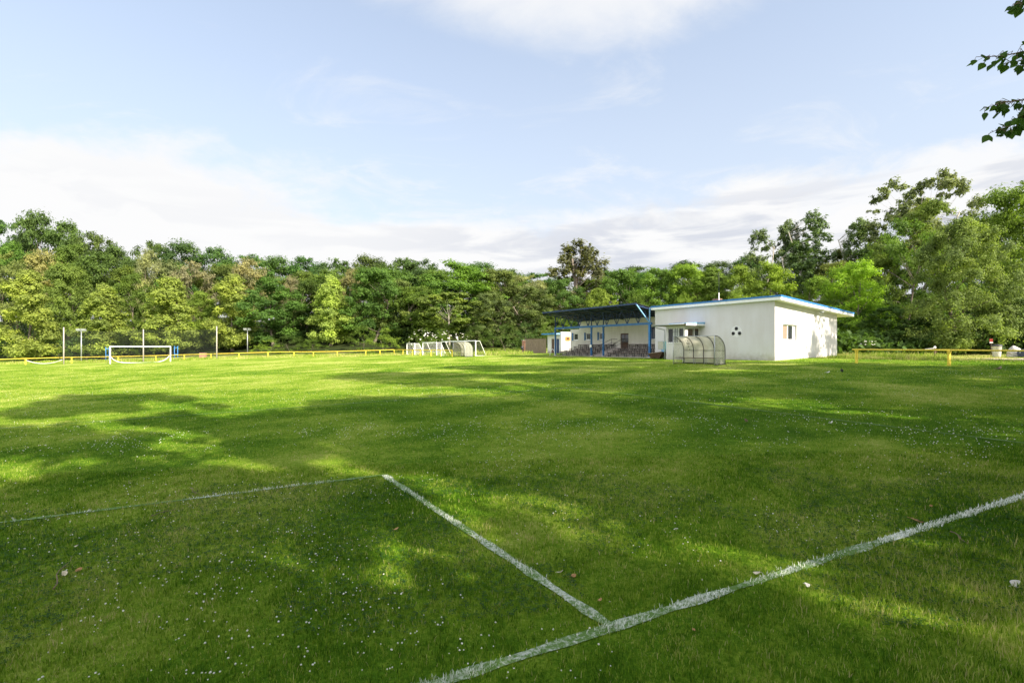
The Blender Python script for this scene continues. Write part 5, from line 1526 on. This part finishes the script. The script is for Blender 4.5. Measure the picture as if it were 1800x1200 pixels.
# white elder blossom on two bushes
def flower_bush(px, dist, top, wpx, label, k):
    e = PT(px, dist, top, wpx, 'shrub', MD, label, k, name='elder_bush')
    rr = np.random.default_rng(int(px)); n = 46
    ico = [(math.cos(a)*.5, math.sin(a)*.5) for a in np.linspace(0, 6.283, 7)[:-1]]
    V = []; L_ = []
    for i in range(n):
        d = rr.normal(0, 1, 3); d /= np.linalg.norm(d); d[2] = abs(d[2])
        c = np.array((0, 0, 4.2)) + d*np.array((6.2, 6.2, 5.0))*(.86+.2*rr.random())
        nn_ = d + np.array((0, 0, .8)); nn_ /= np.linalg.norm(nn_)
        t0 = np.cross(nn_, (0.3, .5, .1)); t0 /= np.linalg.norm(t0); b0 = np.cross(nn_, t0); s = .42*(.6+.7*rr.random())
        k0 = len(V); V.append(c + nn_*s*.3)
        for (a, b) in ico: V.append(c + t0*a*s*1.6 + b0*b*s*1.6)
        for j in range(6): L_ += [k0, k0+1+j, k0+1+(j+1) % 6]
    link('blossom', tri_mesh('blossom', np.array(V), np.array(L_), 3, M['petal']), e)
flower_bush(742, 86, 574, 64, 'elder bush with white blossom left of the training goals', 0)
flower_bush(790, 85, 578, 84, 'wide elder bush with white blossom behind the training goals', 1)
flower_bush(1520, 52, 592, 60, 'low bush with white flowers between clubhouse and yellow rail', 2)

# undergrowth that fills the foot of the wood
def undergrowth():
    r = np.random.default_rng(21); X = []; Y = []; S = []
    def along(pts, n, spread, hmax):
        for (a, b) in zip(pts, pts[1:]):
            s = r.random(n); X.append(np.array(a[0]) + (b[0]-a[0])*s + r.normal(0, spread, n)); Y.append(a[1] + (b[1]-a[1])*s + r.normal(0, spread, n)); S.append(np.full(n, hmax))
    along([at(-60, 94), at(150, 97), at(400, 102), at(600, 104), at(760, 99), at(900, 93), at(1010, 92)], 2600, 1.6, 3.2)
    along([at(-60, 108), at(150, 110), at(400, 114), at(700, 114), at(900, 106), at(1100, 104), at(1300, 94)], 1500, 3, 5.5)
    along([(32, 52), (46, 54), (50, 53), (60, 50), (70, 46)], 3000, 1.0, 2.6)
    along([(36, 60), (50, 62), (74, 56)], 2400, 2.0, 5.5)
    x = np.concatenate(X); y = np.concatenate(Y); hm = np.concatenate(S); n = len(x)
    h = hm * r.random(n) * (.35 + .9*vnoise(x*.35, y*.35))
    c = np.stack([x, y, zt(x, y) + h], 1)
    nrm = r.normal(0, 1, (n, 3)) + np.array((0, 0, .8)); nrm /= np.linalg.norm(nrm, axis=1)[:, None]
    t0 = np.cross(nrm, r.normal(0, 1, (n, 3))); t0 /= np.linalg.norm(t0, axis=1)[:, None]; b0 = np.cross(nrm, t0)
    s = (.16 + .26*r.random(n))[:, None]
    V = np.stack([c+t0*s, c+b0*s*.6, c-t0*s, c-b0*s*.6], 1).reshape(-1, 3)
    T = np.repeat(np.clip(.35 + .3*vnoise(x*.5+4, y*.5) + r.normal(0, .12, n), 0, 1), 4)
    o = link('undergrowth', tri_mesh('undergrowth', V, np.arange(len(V)), 4, M['leaf'], tint=T)); o.color = (.075, .13, .034, 1)
    tag(o, 'dark leafy undergrowth along the foot of the wood', 'undergrowth', kind='stuff')
undergrowth()

# ------------------------------------------------------------------ trees beside and behind the photographer (they shade the near turf)
def shade_tree(x, y, H, wd, kind, k, label):
    dp = kind == 'dapple'; kind = 'maple' if dp else kind
    tree('broadleaf_tree' if kind != 'loose' else 'slender_tree', (x, y), H, wd, kind, k, (.07, .12, .022), label, rt.random()*6.28, .12 if dp else .17, 12000 if dp else 18000, group='tall trees beside the pitch')
for i, (x, y, H, wd, kind) in enumerate([
        (20.5, 7, 27, 10, 'maple'), (27, 13, 26, 11, 'oak'), (34, 17, 25, 11, 'maple'), (22, -5, 23, 10, 'oak'), (31, 1, 23, 9.5, 'oak'), (14, 1, 17, 9, 'maple'), (7, -8, 25, 10.5, 'maple'), (16, -16, 24, 10, 'maple'),
        (15.2, -7.3, 31, 9, 'loose'), (40, 9, 22, 10, 'loose'), (5, -13, 20, 12, 'oak'), (16, -24, 22, 12, 'maple'), (-6, -14, 19, 11, 'maple'), (44.2, 27.0, 21, 9.5, 'dapple'), (-17, -12, 18, 10, 'oak')]):
    shade_tree(x, y, H, wd, kind, i % 3, 'tall leafy tree standing beside the pitch outside the picture')

def overhang_tree():
    """poplar just right of the picture; three of its twigs hang into the top right corner"""
    bx, by = 7.6, 2.6; z0 = gz(bx, by)
    e = empty('poplar_tree', (bx, by, z0), 0, 'poplar whose leafy twigs hang into the top right corner of the picture', 'tree')
    r = np.random.default_rng(5)
    m = MB(); m.tube([(0, 0, -.3), (.05, .02, 2), (.02, .1, 5), (.1, .05, 9), (.1, 0, 13)], [.24, .2, .17, .11, .04], 12); tr = m.build('trunk', M['palebark'], e)
    V = []; T = []
    def leafat(p, tang, size):
        down = np.array((0, 0, -1.0)); d = down*.75 + tang*.45 + r.normal(0, .45, 3); d /= np.linalg.norm(d)
        nrm = np.cross(d, r.normal(0, 1, 3)); nrm /= np.linalg.norm(nrm); s = np.cross(nrm, d)
        st = p + d*size*.45                           # stalk
        prof = [(.0, .0), (.10, .36), (.30, .50), (.58, .34), (1.0, .0)]
        cup = .16
        L_ = [st + d*f*size + s*w*size + nrm*abs(w)*cup*size for f, w in prof]; Rr = [st + d*f*size - s*w*size + nrm*abs(w)*cup*size for f, w in prof]
        t = float(np.clip(r.normal(.45, .2), 0, 1))
        for i in range(4):
            ctr0 = st + d*prof[i][0]*size; ctr1 = st + d*prof[i+1][0]*size
            V.extend([L_[i], L_[i+1], ctr1, ctr0]); V.extend([ctr0, ctr1, Rr[i+1], Rr[i]]); T.extend([t]*8)
        return st
    tw = MB()
    def twig_(P, nl, size):
        P = [np.array(p, float) for p in P]
        tw.tube(P, [.010*(1-.75*i/(len(P)-1)) for i in range(len(P))], 5)
        for i in range(nl):
            f = (.08 + .92*(i+.5*r.random())/nl)*(len(P)-1); k = int(min(f, len(P)-2)); p = P[k] + (P[k+1]-P[k])*(f-k)
            tg = P[k+1]-P[k]; tg /= np.linalg.norm(tg)
            p0_ = p
            for q in range(1 + (r.random() < .8) + (r.random() < .4)):
                p = p0_ + np.array((r.normal(0, .045), r.normal(0, .045), r.normal(-.012, .04)))*(1 - .5*(f/(len(P)-1))); tw.tube([p0_, p], .0022, 4)
                st = leafat(p, tg, size*(.8+.55*r.random())); tw.tube([p, st], .0016, 4)
    def W(px, py, d):
        x, y = at(px, d); return np.array((x-bx, y-by, CAM_Z + (Y0-py)*d/F - z0))
    d = 4.3
    root = np.array((.05, .1, 4.6))
    b1 = [root, W(1990, 20, 4.2), W(1880, 62, d), W(1800, 90, d)]
    tw.tube(b1[:3], [.03, .02, .012], 7)
    twig_([b1[2], W(1830, 84, d), W(1795, 92, d), W(1762, 99, d), W(1724, 100, d+.05)], 22, .062)
    twig_([W(1880, 62, d), W(1830, 98, d+.1), W(1800, 106, d+.1), W(1764, 112, d+.1)], 13, .062)
    b2 = [np.array((.04, .1, 4.1)), W(2000, 130, 4.2), W(1890, 165, d)]
    tw.tube(b2, [.03, .02, .012], 7)
    twig_([b2[2], W(1840, 172, d), W(1800, 176, d), W(1765, 180, d), W(1732, 190, d)], 22, .062)
    twig_([b2[2], W(1840, 186, d+.1), W(1806, 206, d+.1), W(1775, 222, d+.1), W(1744, 232, d+.1)], 24, .062)
    twig_([b2[2], W(1840, 176, d-.1), W(1812, 190, d-.1), W(1790, 205, d-.1)], 16, .07)
    b3 = [np.array((.03, .1, 5.0)), W(1960, -60, 4.2), W(1860, -40, d)]
    tw.tube(b3, [.03, .02, .012], 7)
    twig_([b3[2], W(1825, -25, d), W(1800, -5, d), W(1783, 10, d)], 14, .062)
    # side twigs along the three boughs outside the picture
    for bb in (b1, b2, b3):
        for (a_, c_) in zip(bb, bb[1:]):
            a_ = np.array(a_); c_ = np.array(c_)
            for f in np.linspace(.05, .95, 11):
                p0 = a_ + (c_-a_)*f; dr = r.normal(0, 1, 3); dr[0] += .5; dr[1] -= .4; dr /= np.linalg.norm(dr); p1 = p0 + dr*np.array((.5, .45, .35))
                if (p1[0]+bx) < 1.13*(p1[1]+by): continue
                twig_([p0, (p0+p1)/2 + np.array((0, 0, .04)), p1], 8, .065)
    # rest of the crown, above and right of what the picture shows
    for i in range(150):
        a = r.random()*6.283; zz = 6.2 + 7.5*r.random(); rd = (.4 + 2.0*math.sin(math.pi*min(1, max(0, (zz-5)/9.5))))*(.4+.6*r.random())
        p0 = np.array((.08, .04, zz-.6)); p1 = np.array((math.cos(a)*rd, math.sin(a)*rd, zz))
        if p1[2] + z0 - CAM_Z < .80*(p1[1]+by) + .5 and (p1[0]+bx) < 1.14*(p1[1]+by) + .6: continue
        twig_([p0, (p0+p1)/2 + np.array((0, 0, .1)), p1], 16, .085)
    tm = tw.build('twig', M['twig'], e)
    link('crown', tri_mesh('crown', np.array(V), np.arange(len(V)), 4, M['bigleaf'], tint=np.array(T)), e)
overhang_tree()
